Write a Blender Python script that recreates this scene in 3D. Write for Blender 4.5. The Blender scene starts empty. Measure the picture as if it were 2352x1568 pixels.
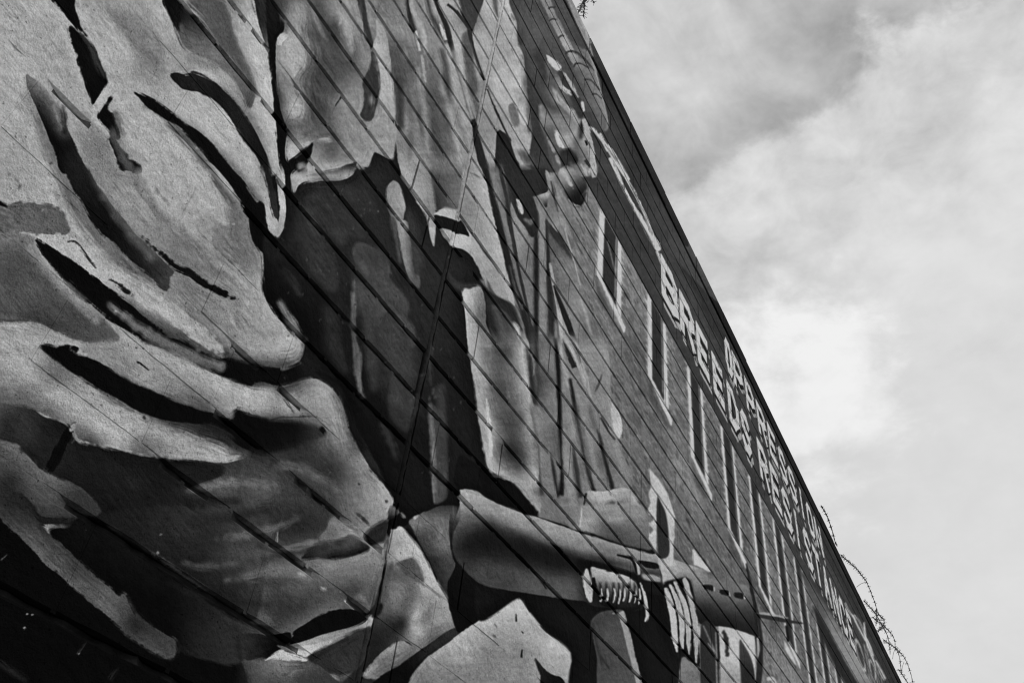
import bpy, bmesh, math, random
import numpy as np
C = bpy.context.scene.collection
SC_ = bpy.context.scene
EYE = 1.62                                  # camera height above the ground; wall rows are measured from the eye
# ---------------- camera ----------------
RC0 = [[0.46452634, -0.88016619, 0.09758465], [0.61840505, 0.24353695, -0.7471713], [0.63386945, 0.40742759, 0.65742854]]
from mathutils import Matrix, Vector
cam = bpy.data.cameras.new('camera'); cam_o = bpy.data.objects.new('camera', cam); C.objects.link(cam_o)
cam.sensor_width = 36; cam.lens = 30.258; cam.clip_start = .05; cam.clip_end = 5000
xa, ya, za = Vector(RC0[0]), -Vector(RC0[1]), -Vector(RC0[2])
cam_o.matrix_world = Matrix(((xa.x, ya.x, za.x, 0), (xa.y, ya.y, za.y, -1.75866), (xa.z, ya.z, za.z, EYE), (0, 0, 0, 1)))
SC_.camera = cam_o
# ---------------- sky, sun, exposure ----------------
SUN_EL, SUN_AZ = math.radians(52), math.radians(152)     # azimuth from +Y (into the wall) clockwise: high, ahead, a little to the street side
w = bpy.data.worlds.new('World'); SC_.world = w; w.use_nodes = True
nt = w.node_tree; nt.nodes.clear()
def N(t, **k):
    n = nt.nodes.new(t)
    for a, b in k.items(): setattr(n, a, b)
    return n
def lk(a, b): nt.links.new(a, b)
def M(op, a, b=None, c=None):
    n = N('ShaderNodeMath', operation=op)
    for i, v in enumerate((a, b, c)):
        if v is None: continue
        if isinstance(v, (int, float)): n.inputs[i].default_value = v
        else: lk(v, n.inputs[i])
    return n.outputs[0]
def ramp(v, a, b, lo=0.0, hi=1.0):
    n = N('ShaderNodeMapRange', interpolation_type='SMOOTHSTEP')
    lk(v, n.inputs[0])
    for i, q in enumerate((a, b, lo, hi)): n.inputs[i + 1].default_value = q
    return n.outputs[0]
sky = N('ShaderNodeTexSky', sky_type='NISHITA', sun_disc=False, sun_elevation=SUN_EL, sun_rotation=SUN_AZ)
bw = N('ShaderNodeRGBToBW'); lk(sky.outputs[0], bw.inputs[0])
tc = N('ShaderNodeTexCoord')
def dirdot(v):
    d = N('ShaderNodeVectorMath', operation='DOT_PRODUCT'); lk(tc.outputs['Generated'], d.inputs[0]); d.inputs[1].default_value = Vector(v).normalized(); return d.outputs['Value']
def snoise(scale, detail, rough, dist=0.0, stretch=(1, 1, 1.6)):
    mp = N('ShaderNodeMapping'); lk(tc.outputs['Generated'], mp.inputs[0]); mp.inputs['Scale'].default_value = stretch; mp.inputs['Location'].default_value = (3.1, 1.7, .4)
    n = N('ShaderNodeTexNoise', noise_dimensions='3D'); lk(mp.outputs[0], n.inputs['Vector'])
    n.inputs['Scale'].default_value = scale; n.inputs['Detail'].default_value = detail; n.inputs['Roughness'].default_value = rough; n.inputs['Distortion'].default_value = dist
    return n.outputs['Fac']
# an overcast deck: a lower, brighter sheet with a billowed front, greyer streaks above it, one thin bright break
warp = snoise(5.5, 7, .6, .2); fine = snoise(17, 9, .6, .25); streak = snoise(3.4, 6, .55, 1.0, (1.0, 2.2, 2.6)); broad = snoise(2.2, 3, .5)
def c_(v, k): return M('MULTIPLY', M('SUBTRACT', v, .5), k)
s_ = M('ADD', dirdot((.7968, -.2632, -.5440)), M('ADD', c_(warp, .26), c_(fine, .05)))
front = ramp(s_, -.012, .035)                             # 1 on the lower sheet
behind = ramp(s_, -.14, .0)                               # shaded trough just above its front
above = M('ADD', M('SUBTRACT', 6.5, M('MULTIPLY', behind, 2.0)), M('ADD', c_(streak, 4.4), c_(fine, 4.6)))
below = M('ADD', M('MULTIPLY_ADD', ramp(dirdot((.7968, -.2632, -.5440)), .0, .22), 1.0, 6.5), M('ADD', M('MULTIPLY', M('ADD', c_(warp, 5.0), c_(fine, 5.4)), ramp(s_, .34, .04, .22, 1.0)), c_(broad, .6)))
lum = M('ADD', M('MULTIPLY', above, M('SUBTRACT', 1.0, front)), M('MULTIPLY', below, front))
gd = M('ADD', dirdot((.778, .16, .607)), M('ADD', c_(warp, .050), c_(fine, .016)))
lum = M('ADD', lum, M('MULTIPLY', ramp(gd, .985, 1.0), 1.7))
lum = M('MINIMUM', M('MAXIMUM', lum, 2.8), 9.4)
tot = M('ADD', M('MULTIPLY', bw.outputs[0], .06), M('MULTIPLY', lum, .92))
bg = N('ShaderNodeBackground'); lk(tot, bg.inputs[0]); bg.inputs[1].default_value = .1
out = N('ShaderNodeOutputWorld'); lk(bg.outputs[0], out.inputs[0])
sl = bpy.data.lights.new('sun', 'SUN'); sl.energy = 1.4; sl.angle = math.radians(14); sl.color = (1, 1, 1)
so = bpy.data.objects.new('sun', sl); C.objects.link(so)
sd = Vector((math.sin(SUN_AZ) * math.cos(SUN_EL), math.cos(SUN_AZ) * math.cos(SUN_EL), math.sin(SUN_EL)))
so.rotation_euler = sd.to_track_quat('Z', 'Y').to_euler(); so.location = (0, -6, 14)
SC_.cycles.filter_width = 1.15 if hasattr(SC_, 'cycles') else 0
SC_.view_settings.view_transform = 'Standard'; SC_.view_settings.look = 'None'
SC_.view_settings.exposure = 0; SC_.view_settings.gamma = 1; SC_.view_settings.use_curve_mapping = False
# ---- mural painting engine: a canvas of painted greys, later laid onto the wall plane ----
MG = 160                                   # canvas margin beyond the seen stretch
CW, CH = 2352 + 2 * MG, 1568 + 2 * MG
rng = np.random.default_rng(7)
def vnoise(h, w, cell, oct_=3, sx=1.0, sy=1.0):
    out = np.zeros((h, w), np.float32); amp = 1.0; tot = 0
    for o in range(oct_):
        cy = max(cell * sy / 2 ** o, 1.5); cx = max(cell * sx / 2 ** o, 1.5)
        gh, gw = int(h / cy) + 3, int(w / cx) + 3
        g = rng.random((gh, gw)).astype(np.float32)
        ys = np.arange(h, dtype=np.float32) / cy; xs = np.arange(w, dtype=np.float32) / cx
        yi = ys.astype(int); xi = xs.astype(int); fy = ys - yi; fx = xs - xi
        fy = (fy * fy * (3 - 2 * fy))[:, None]; fx = (fx * fx * (3 - 2 * fx))[None, :]
        r0 = g[yi]; r1 = g[yi + 1]
        a = r0[:, xi] * (1 - fx) + r0[:, xi + 1] * fx
        b = r1[:, xi] * (1 - fx) + r1[:, xi + 1] * fx
        out += amp * (a * (1 - fy) + b * fy); tot += amp; amp *= .6
    return out / tot
CAN = np.full((CH, CW), .3, np.float32)
NZF = vnoise(CH, CW, 9, 3)                  # bristle-sized noise
NZM = vnoise(CH, CW, 34, 3)                 # patch-sized noise
def box1(a, r, ax):
    if r < 1: return a
    pad = [(0, 0), (0, 0)]; pad[ax] = (r + 1, r)
    c = np.cumsum(np.pad(a, pad, mode='edge'), axis=ax, dtype=np.float64)
    n = a.shape[ax]
    hi = np.take(c, np.arange(2 * r + 1, 2 * r + 1 + n), axis=ax); lo = np.take(c, np.arange(0, n), axis=ax)
    return ((hi - lo) / (2 * r + 1)).astype(np.float32)
def blur(a, s):
    if s < .4: return a
    r = max(1, int(round(s * .95)))
    for _ in range(2): a = box1(box1(a, r, 0), r, 1)
    return a
OX = OY = 0.0; SC = 1.0; FX = FY = None
def tile(ox, oy, sc=4.0, fx=None, fy=None):  # fx, fy: ranges over which the brushwork blends into what lies left / above
    global OX, OY, SC, FX, FY
    OX, OY, SC, FX, FY = ox, oy, sc, fx, fy
def prs(s):
    if not isinstance(s, str): return np.array(s, np.float64)
    return np.array([[float(v) for v in t.split(',')] for t in s.split()])
def loc(a):
    b = a.copy(); b[:, 0] = a[:, 0] / SC + OX + MG; b[:, 1] = a[:, 1] / SC + OY + MG
    return b
def crom(p, closed=True, n=5, t=.42):
    N = len(p)
    if N < 3: return p
    out = []
    for i in range(N if closed else N - 1):
        if closed: a, b, c, d = p[i - 1], p[i], p[(i + 1) % N], p[(i + 2) % N]
        else: a, b, c, d = p[max(i - 1, 0)], p[i], p[i + 1], p[min(i + 2, N - 1)]
        for k in range(n):
            u = k / n; m0 = t * (c - a); m1 = t * (d - b)
            out.append((2*u**3-3*u*u+1)*b + (u**3-2*u*u+u)*m0 + (-2*u**3+3*u*u)*c + (u**3-u*u)*m1)
    if not closed: out.append(p[-1])
    return np.array(out)
def raster(poly, x0, y0, w, h):
    acc = np.zeros((h, w + 2), np.float32)
    p = poly - [x0, y0]
    for i in range(len(p)):
        ax, ay = p[i - 1]; bx, by = p[i]
        if ay == by: continue
        sgn = 1.0
        if ay > by: ax, ay, bx, by, sgn = bx, by, ax, ay, -1.0
        r0 = max(int(np.ceil(ay - .5)), 0); r1 = min(int(np.ceil(by - .5)), h)
        if r1 <= r0: continue
        rows = np.arange(r0, r1)
        xs = np.clip(ax + (bx - ax) * (rows + .5 - ay) / (by - ay), 0, w)
        xi = xs.astype(int); fx = xs - xi
        np.add.at(acc, (rows, xi), sgn * (1 - fx)); np.add.at(acc, (rows, xi + 1), sgn * fx)
    return np.minimum(np.abs(np.cumsum(acc, axis=1)[:, :w]), 1.0)
def field(gs, x0, y0, w, h):
    st = 6
    gy, gx = np.mgrid[0:h // st + 2, 0:w // st + 2]
    X = gx * st + x0; Y = gy * st + y0
    P = np.array([(q[0], q[1]) for q in gs]); v = np.array([q[2] for q in gs]); c2 = 14.0 ** 2
    D = np.sqrt(((P[:, None] - P[None]) ** 2).sum(2) + c2); n = len(P)
    A = np.zeros((n + 1, n + 1)); A[:n, :n] = D - np.eye(n) * 1.5; A[:n, n] = A[n, :n] = 1
    k = np.linalg.solve(A, np.append(v, 0))
    f = np.full(X.shape, k[n])
    for q in range(n): f += k[q] * np.sqrt((X - P[q, 0]) ** 2 + (Y - P[q, 1]) ** 2 + c2)
    f = np.clip(f, max(v.min() - .06, .01), v.max() + .05)
    ys = np.arange(h) / st; xs = np.arange(w) / st; yi = ys.astype(int); xi = xs.astype(int)
    fy = (ys - yi)[:, None]; fx = (xs - xi)[None]
    a = f[yi][:, xi] * (1 - fx) + f[yi][:, xi + 1] * fx; b = f[yi + 1][:, xi] * (1 - fx) + f[yi + 1][:, xi + 1] * fx
    return (a * (1 - fy) + b * fy).astype(np.float32)
def paint(poly, g, soft, rough, a):
    pad = int(soft * 3 + rough * 2 + 4)
    x0 = max(int(poly[:, 0].min()) - pad, 0); y0 = max(int(poly[:, 1].min()) - pad, 0)
    x1 = min(int(poly[:, 0].max()) + pad, CW); y1 = min(int(poly[:, 1].max()) + pad, CH)
    if x1 <= x0 or y1 <= y0: return
    w, h = x1 - x0, y1 - y0
    m = raster(poly, x0, y0, w, h)
    if rough > 0:
        b = blur(m, rough); n = NZF[y0:y1, x0:x1] * .75 + NZM[y0:y1, x0:x1] * .25
        b = b - .5 + (n - .5) * 1.25 * (1 - np.abs(2 * b - 1))
        m = blur(np.clip(b * 5 + .5, 0, 1), soft)
    else: m = blur(m, soft)
    m = m * a
    if FX: m = m * np.clip((np.arange(x0, x1) - MG - FX[0]) / (FX[1] - FX[0]), 0, 1)[None, :]
    if FY: m = m * np.clip((np.arange(y0, y1) - MG - FY[0]) / (FY[1] - FY[0]), 0, 1)[:, None]
    G = g if np.isscalar(g) else field(g, x0, y0, w, h)
    CAN[y0:y1, x0:x1] = CAN[y0:y1, x0:x1] * (1 - m) + G * m
def samp(g):
    if isinstance(g, str):
        q = prs(g); q[:, :2] = loc(q[:, :2]); return q
    return g
def F(pts, g, soft=1.2, rough=0, a=1.0, c=1):
    p = loc(prs(pts))
    paint(crom(p) if c else p, samp(g), soft, rough, a)
def S(pts, g, soft=1.2, rough=0, a=1.0):
    q = prs(pts); p = loc(q[:, :2]); wd = q[:, 2] / SC
    b = crom(np.column_stack([p, wd]), closed=False, n=6); p, wd = b[:, :2], np.maximum(b[:, 2], .6)
    t = np.gradient(p, axis=0); t /= np.linalg.norm(t, axis=1)[:, None] + 1e-9
    nr = np.column_stack([-t[:, 1], t[:, 0]]) * wd[:, None] / 2
    paint(np.vstack([p + nr, (p - nr)[::-1]]), samp(g), soft, rough, a)
def brushwork(steps=12, amp=.09, push=3.0):
    """drag the wet paint along the painted forms: bristle streaks that follow the edges, and ragged stroke borders"""
    global CAN
    b = blur(CAN, 3.0); gy, gx = np.gradient(b)
    jxx, jyy, jxy = blur(gx * gx, 10), blur(gy * gy, 10), blur(gx * gy, 10)
    jxx += 3.2e-6; jyy += 2.0e-6; jxy -= 2.4e-6
    th = .5 * np.arctan2(2 * jxy, jxx - jyy) + np.pi / 2
    coh = np.sqrt((jxx - jyy) ** 2 + 4 * jxy ** 2) / (jxx + jyy + 1e-7)
    tx, ty = np.cos(th).astype(np.float32), np.sin(th).astype(np.float32); del jxx, jyy, jxy, b, gx, gy
    n = np.random.default_rng(4).random((CH, CW)).astype(np.float32); n = (blur(n, .8) - .5) * 2.6 + .35 * (vnoise(CH, CW, 7, 2) - .5)
    yy, xx = np.mgrid[0:CH, 0:CW].astype(np.float32)
    acc = n.copy()
    for sg in (1, -1):
        x, y = xx.copy(), yy.copy(); lx, ly = tx * sg, ty * sg
        for _ in range(steps):
            x += lx * 1.6; y += ly * 1.6
            i = np.clip(x, 0, CW - 1).astype(np.int32); j = np.clip(y, 0, CH - 1).astype(np.int32)
            vx, vy = tx[j, i], ty[j, i]; d = np.sign(vx * lx + vy * ly); d[d == 0] = 1
            lx, ly = vx * d, vy * d; acc += n[j, i]
    acc /= acc.std() * 2.4
    acc = np.clip(acc, -1.2, 1.2)
    push = (push * np.clip(1 - (xx - MG - 650) / 550, .08, 1)).astype(np.float32)
    px_ = np.clip(xx - ty * acc * push, 0, CW - 1).astype(np.int32); py_ = np.clip(yy + tx * acc * push, 0, CH - 1).astype(np.int32)
    CAN = CAN[py_, px_]
    patch = np.clip((vnoise(CH, CW, 60, 2) - .3) * 2.2, .15, 1)
    CAN = CAN + acc * amp * patch * np.clip(CAN * 2.0, .06, .8) * (.35 + .65 * np.clip(coh, 0, 1)) * np.clip(1.1 - (xx - MG - 650) / 700, .4, 1)
    CAN = CAN + .35 * (CAN - blur(CAN, 1.6))
    CAN = np.clip(CAN + .24 * (CAN - blur(CAN, 26)), .012, .84)
    CAN = np.where(CAN > .6, .6 + (CAN - .6) * .62, CAN).astype(np.float32)
# ---- wall plane <-> canvas ----
FPX = 1976.85; CDIST = 1.75866
RC = np.array([[0.46452634, -0.88016619, 0.09758465], [0.61840505, 0.24353695, -0.7471713], [0.63386945, 0.40742759, 0.65742854]])
def wall2can(X, Z):
    q = [RC[i, 0] * X + RC[i, 1] * CDIST + RC[i, 2] * Z for i in range(3)]
    k = np.maximum(q[2], .05)
    return 1176 + FPX * q[0] / k, 784 + FPX * q[1] / k
def can2wall(px, py):
    a, b = (px - 1176) / FPX, (py - 784) / FPX
    r = [RC[0, i] * a + RC[1, i] * b + RC[2, i] for i in range(3)]
    t = CDIST / np.maximum(r[1], .02)
    return r[0] * t, r[2] * t
def W(pts, g, soft=.8, rough=0, a=1.0, c=0):        # a polygon given in wall metres
    q = prs(pts)
    if c: q = crom(q)
    x, y = wall2can(q[:, 0], q[:, 1])
    paint(np.column_stack([x + MG, y + MG]), samp(g), soft, rough, a)
CAN[:] = .13
# dark band under the coping and the brick street, authored in wall metres; painted first
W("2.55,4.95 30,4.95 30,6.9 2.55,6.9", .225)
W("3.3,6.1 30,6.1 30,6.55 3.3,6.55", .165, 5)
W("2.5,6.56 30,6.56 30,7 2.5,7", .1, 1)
W("2.3,-1.6 30,-1.6 30,4.945 2.6,4.945", .4)
py_, px_ = np.mgrid[0:CH, 0:CW].astype(np.float32)
WX, WZ = can2wall(px_ - MG, py_ - MG); del px_, py_
WX = np.clip(WX, -2, 40).astype(np.float32); WZ = np.clip(WZ, -2, 9).astype(np.float32)
def wnoise(kx, kz, seed):
    g = np.random.default_rng(seed).random((256, 256)).astype(np.float32)
    a = np.clip(WX * kx + 7, 0, 1e4); b = np.clip(WZ * kz + 90, 0, 1e4)
    i = a.astype(np.int32); j = b.astype(np.int32); u = a - i; v = b - j; u = u*u*(3-2*u); v = v*v*(3-2*v)
    i0, i1, j0, j1 = i % 256, (i + 1) % 256, j % 256, (j + 1) % 256
    return (g[j0, i0] * (1 - u) + g[j0, i1] * u) * (1 - v) + (g[j1, i0] * (1 - u) + g[j1, i1] * u) * v
def brickstreaks():
    m = ((WZ < 4.94) & (WX > 2.2)).astype(np.float32)
    n = wnoise(5.0, 13, 1) * .6 + wnoise(13, 30, 2) * .4
    n2 = wnoise(1.3, 2.2, 3)
    dk = np.clip((n - .62) * 5, 0, 1) * .14; lt = np.clip((.36 - n) * 5, 0, 1) * .13
    CAN[:] += m * ((n - .5) * .24 + (n2 - .5) * .16 - dk + lt)
brickstreaks()
rb = np.random.default_rng(12)
for q_ in range(1500):      # dabbed bricks of the painted street fronts
    x_ = 3.0 + 11 * rb.random() ** 1.25; z_ = rb.uniform(1.6, 4.9); l_, h_ = rb.uniform(.04, .11), rb.uniform(.018, .034)
    W("%f,%f %f,%f %f,%f %f,%f" % (x_, z_, x_ + l_, z_ + rb.uniform(-.008, .008), x_ + l_ * .95, z_ + h_, x_ + .01, z_ + h_ * .9), rb.choice([.24, .28, .3, .46, .52]), .9, 0, rb.uniform(.35, .8))
# ---- the mural itself; points are canvas places, tile() sets the working corner and scale ----
tile(0, 0, 1)
# big pale hand and cloth folds on the left
F("-160,-160 612,-160 612,0 618,75 624,150 632,260 642,380 655,470 655,500 640,540 622,545 612,560 608,640 650,700 690,770 702,800 690,830 720,870 765,890 790,950 800,1000 812,1040 830,1080 855,1112 880,1142 902,1165 893,1225 800,1330 640,1440 400,1400 0,1200 -160,1100",
 "20,20,.62 100,40,.64 60,150,.66 30,250,.66 40,350,.62 150,400,.66 120,130,.62 170,190,.6 200,260,.6 225,60,.58 260,100,.68 295,120,.66 330,80,.46 250,30,.58 380,60,.64 350,20,.64 340,150,.5 400,130,.58 440,130,.5 480,150,.52 585,20,.62 590,100,.72 600,200,.7 560,200,.5 540,170,.45 520,180,.62 450,230,.66 520,260,.68 570,300,.68 590,400,.66 640,300,.72 640,520,.55 300,300,.62 330,320,.66 270,300,.54 290,400,.5 220,340,.45 260,470,.5 350,560,.46 450,560,.42 470,650,.42 560,600,.44 590,560,.5 550,500,.46 420,430,.64 380,420,.66 480,480,.6 500,520,.5 430,350,.6 570,650,.55 640,740,.6 620,790,.55 150,520,.64 220,600,.66 300,640,.64 280,700,.6 400,720,.52 480,760,.5 560,770,.52 640,700,.6 50,430,.6", c=0)
# ---- tile 0,0
tile(0, 0)
F("1720,0 2060,0 2150,300 2230,500 2350,800 2350,900 2200,650 2000,400 1850,170", .33, 4)
F("2085,0 2460,0 2470,400 2450,700 2350,640 2300,550 2260,400 2180,230", "2150,60,.5 2250,150,.62 2330,300,.72 2300,100,.6 2400,400,.72", 2)
F("1500,0 1650,0 1700,70 1850,200 2020,420 2200,640 2340,850 2280,1000 2180,780 2000,600 1850,520 1700,450 1650,360 1600,230", "1560,60,.14 1620,180,.12 1700,300,.3 1800,250,.22 1850,400,.36 1950,520,.44 2150,700,.38 2250,880,.34", 2)
F("1500,0 1640,0 1660,120 1665,220 1650,300 1610,240 1570,140", .1, 1.5)
F("1650,210 1690,260 1700,360 1670,420 1650,330", .34, 3)
F("960,60 1200,150 1350,350 1500,560 1480,660 1350,560 1150,380 1020,200", .45, 14)
F("840,60 960,140 1100,280 1220,420 1130,500 1000,420 880,330 760,230 700,90", .66, 4, 6, .6)
F("470,-40 680,-40 690,60 715,140 745,215 770,290 830,355 760,310 640,190 560,90", .07, 1.2, 2)
F("625,235 700,280 800,370 860,420 895,500 930,590 975,690 990,740 960,800 900,890 850,970 835,930 820,860 785,780 765,700 725,590 690,470 650,360", .08, 1, 4)
F("720,290 860,420 930,590 975,690 985,735 920,680 870,580 800,420", .22, 3)
S("1075,745,86 960,900,92 835,1065,90", .66, 1.2, 2)
S("830,1080,80 930,1150,50 1010,1250,30", .68, 2, 2)
F("1035,875 960,960 890,1060 930,1130 1000,1200 1060,1290 1110,1260 1070,1150 1045,1050 985,985 1040,920", .1, 1, 6)
F("1040,1000 1120,1060 1130,1180 1180,1290 1120,1240 1060,1130", .3, 2, 7, .7)
F("985,1270 1060,1270 1110,1340 1180,1430 1300,1530 1280,1600 1120,1560 1070,1470 1040,1390", .06, 1, 4)
F("240,680 330,730 430,830 480,900 560,1010 610,1130 660,1270 720,1400 810,1568 830,1620 560,1590 520,1440 470,1330 420,1180 360,1050 290,910 250,800", "260,720,.4 330,800,.42 380,900,.33 330,980,.2 450,1150,.14 500,1250,.1 580,1050,.42 560,1200,.32 640,1300,.12 600,1450,.1 700,1500,.13", 1.2, 1)
F("470,930 540,940 600,1080 600,1230 560,1200 510,1080", .42, 1, 7, .8)
S("560,960,30 590,1080,30 590,1240,45", .12, 3, 4, .8)
S("340,730,30 470,900,22 600,1010,12", .66, 4, 0, .7)
tile(0, 0, 1)
F("392,170 410,167 425,172 445,166 475,180 500,195 525,217 550,247 567,272 588,305 603,335 615,360 625,395 632,440 638,470 642,492 636,505 628,495 622,470 612,430 600,400 588,362 570,335 550,307 532,277 512,252 495,235 475,220 452,209 440,210 422,207 410,195 397,182", "400,180,.14 440,190,.17 500,220,.13 560,280,.17 600,360,.13 625,450,.2", 1, 1.5)
S("440,160,3 480,172,10 520,200,12 560,250,6", .7, 2)
S("590,260,4 604,310,12 618,350,10 632,420,14 648,470,16", .7, 2, 0, .9)
F("307,212 327,217 350,227 375,242 400,265 425,285 457,302 487,330 512,360 537,392 558,417 575,442 588,462 600,470 611,490 606,506 588,525 572,498 550,457 525,420 500,392 475,365 450,335 425,307 400,287 385,280 357,262 332,242 317,225", .05, 1, 2)
S("382,285,6 420,315,14 460,360,18 500,420,18 545,480,10", .36, 4, 0, .85)
S("470,400,8 520,445,12 545,500,16 550,560,20", .4, 6, 0, .6)
S("370,310,6 400,330,8 440,380,6 470,440,4", .7, 2, 1, .7)
# ---- tile 0,392
tile(0, 392.3, fy=(372, 400))
F("1250,-60 1850,-40 2000,200 2100,400 2090,530 1900,370 1750,480 1500,400 1350,230", .67, 2, 9, .75)
F("1420,60 1560,90 1640,300 1500,220", .57, 4, 14, .6)
S("1700,40,16 1740,160,26 1690,280,20", .5, 2, 6, .7); S("1880,300,14 1930,360,14 1990,400,12", .48, 2, 5, .8)
S("1230,60,30 1400,130,30 1540,300,26 1640,330,8", .36, 3, 5, .7)
F("1500,420 1750,330 1900,450 2000,640 1850,600 1650,500", .58, 2, 10, .6)
F("2110,260 2350,560 2350,900 2150,620", .38, 10, 0, .6)
F("-640,360 130,300 260,280 480,320 560,350 610,440 640,520 650,600 540,590 330,590 200,560 80,640 -640,700", .36, 1.5, 8)
F("-640,600 120,560 320,610 330,680 420,830 560,1010 700,1140 900,1280 1000,1400 1100,1568 600,1568 450,1450 250,1390 -640,1380", "0,700,.42 200,700,.42 100,900,.35 300,950,.37 300,1150,.4 100,1200,.38 500,1250,.36 700,1350,.34 400,1400,.27 900,1450,.35", 2, 5)
S("300,650,60 450,880,50 620,1080,50 900,1290,60 1050,1420,50", .55, 3, 7, .75)
F("-640,1390 150,1400 400,1430 600,1510 760,1600 600,1640 -640,1640", .62, 3, 8)
F("580,-60 790,-60 880,110 960,220 1030,320 1160,470 1220,550 1330,660 1480,810 1600,920 1560,980 1570,1050 1540,1110 1480,1080 1360,950 1200,820 1100,720 1030,640 940,570 830,430 740,270 660,150", "700,50,.12 850,250,.09 1000,500,.06 1150,650,.1 1300,780,.15 1500,1000,.24", 1, 2.5)
F("340,600 650,600 720,660 900,880 950,980 830,930 650,820 470,690", .68, 1, 2)
S("620,650,8 700,655,14 790,760,14 890,890,10", .12, 1)
F("320,620 470,690 640,800 800,930 910,1000 1050,1110 1200,1220 1300,1330 1480,1430 1620,1530 1760,1640 1400,1620 1200,1480 1000,1360 850,1240 700,1130 580,1010 500,900 400,790", .035, 1, 3)
F("910,1000 980,1000 1200,1120 1240,1170 1120,1150 980,1070", .66, 1, 3)
S("920,985,10 1040,1010,24 1150,1090,34 1240,1160,12", .16, 1, 4)
F("1250,1150 1500,1200 1700,1400 1900,1600 1600,1560 1480,1460 1300,1310", .66, 1, 9, .9)
S("1250,560,12 1480,760,40 1620,890,52 1760,950,60 1900,1050,55 2100,1150,40 2240,1210,16", .1, 1, 5)
S("0,20,30 130,60,26 180,150,22 60,230,16", .14, 2, 5, .7)
S("-20,290,60 80,340,10", .05, 2, 2)
# ---- tile 0,784
tile(0, 784.6, fy=(768, 798))
F("-640,90 200,60 400,60 700,250 1000,440 1300,600 1600,720 2000,760 2300,930 2400,1010 2200,1070 2030,1105 1700,1080 1400,1050 1200,1010 900,945 720,900 640,760 450,690 250,610 -640,530",
 "50,60,.6 50,150,.62 50,300,.55 100,450,.42 250,300,.64 280,480,.42 500,500,.68 480,620,.4 700,640,.66 900,790,.68 1080,890,.7 1300,700,.56 1000,600,.56 700,400,.53 400,250,.5 550,330,.42 1600,850,.57 1800,950,.58 2050,1050,.62 1900,830,.33 2200,950,.28 1300,960,.4 1500,1000,.5 850,900,.28", 1.5, 3)
F("720,40 1100,-40 1400,20 1600,120 1900,260 2350,430 2800,420 2800,640 2350,680 2000,680 1700,570 1450,480 1200,370 950,220", "900,60,.52 1100,60,.55 1300,150,.56 1600,250,.6 1800,300,.62 2000,450,.62 2200,550,.66 2350,620,.66 1300,330,.52 1600,480,.42 1900,560,.38 1200,270,.45 2500,560,.62", 3)
F("370,40 430,15 520,50 620,60 720,120 850,160 950,220 1080,290 1250,390 1450,480 1650,560 1850,630 2000,670 2200,740 2420,760 2600,830 2560,900 2400,960 2250,930 2100,830 1950,760 1500,720 1300,650 1100,540 900,430 700,310 550,200 450,120", .04, 2, 2)
S("520,60,40 640,60,50 800,130,30", .05, 1, 7)
F("1300,-60 1680,-20 1780,60 1990,130 2200,180 2350,220 2600,260 2750,200 2760,320 2560,400 2350,420 2200,370 2000,300 1800,210 1600,110", .06, 3, 1)
F("1700,-10 1850,20 2000,100 2060,160 1900,120 1780,60", .7, 1, 6, .9)
F("-640,560 200,590 400,680 620,760 720,915 900,950 1200,1025 1500,1065 1850,1095 2040,1110 2200,1075 2330,1030 2700,1000 2700,1600 -640,1600", "50,700,.18 0,620,.3 400,800,.12 250,850,.2 300,1000,.15 900,1100,.11 1200,1300,.14 1500,1200,.1 1800,1200,.14 2200,1250,.32 2100,1350,.42 1900,1400,.34 1100,1450,.1 1500,1500,.12 1300,1450,.11 600,1100,.12 2300,1150,.3 2250,1500,.3 2400,1300,.4", 2, 3)
S("900,940,6 1050,965,22 1220,1010,14", .6, 1.2, 2)
S("1850,1080,6 2040,1085,36 2200,1040,26", .66, 1.2, 3)
F("1500,1180 1800,1120 2050,1150 2000,1280 1880,1340 1700,1260", .14, 5)
S("1700,1360,30 1950,1330,50 2250,1240,60", .45, 3, 5, .8)
F("-640,850 100,910 200,1000 300,1090 420,1190 480,1230 640,1290 800,1380 900,1500 900,1600 400,1600 200,1400 -640,1150", "50,950,.42 200,1080,.44 400,1230,.44 500,1400,.36 700,1450,.24 100,1250,.2 300,1400,.3 800,1500,.25", 2, 5)
F("690,740 660,860 600,990 530,1130 480,1190 430,1150 450,1080 550,880 630,780", .02, 1, 1)
F("640,770 690,740 690,800 650,830", .55, 1, 2)
S("640,960,6 700,880,12", .45, 1, 2)
S("1250,185,8 1290,195,22 1370,260,8", .05, .8); S("1940,260,10 1980,270,22 2010,300,6", .08, .8)
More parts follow.
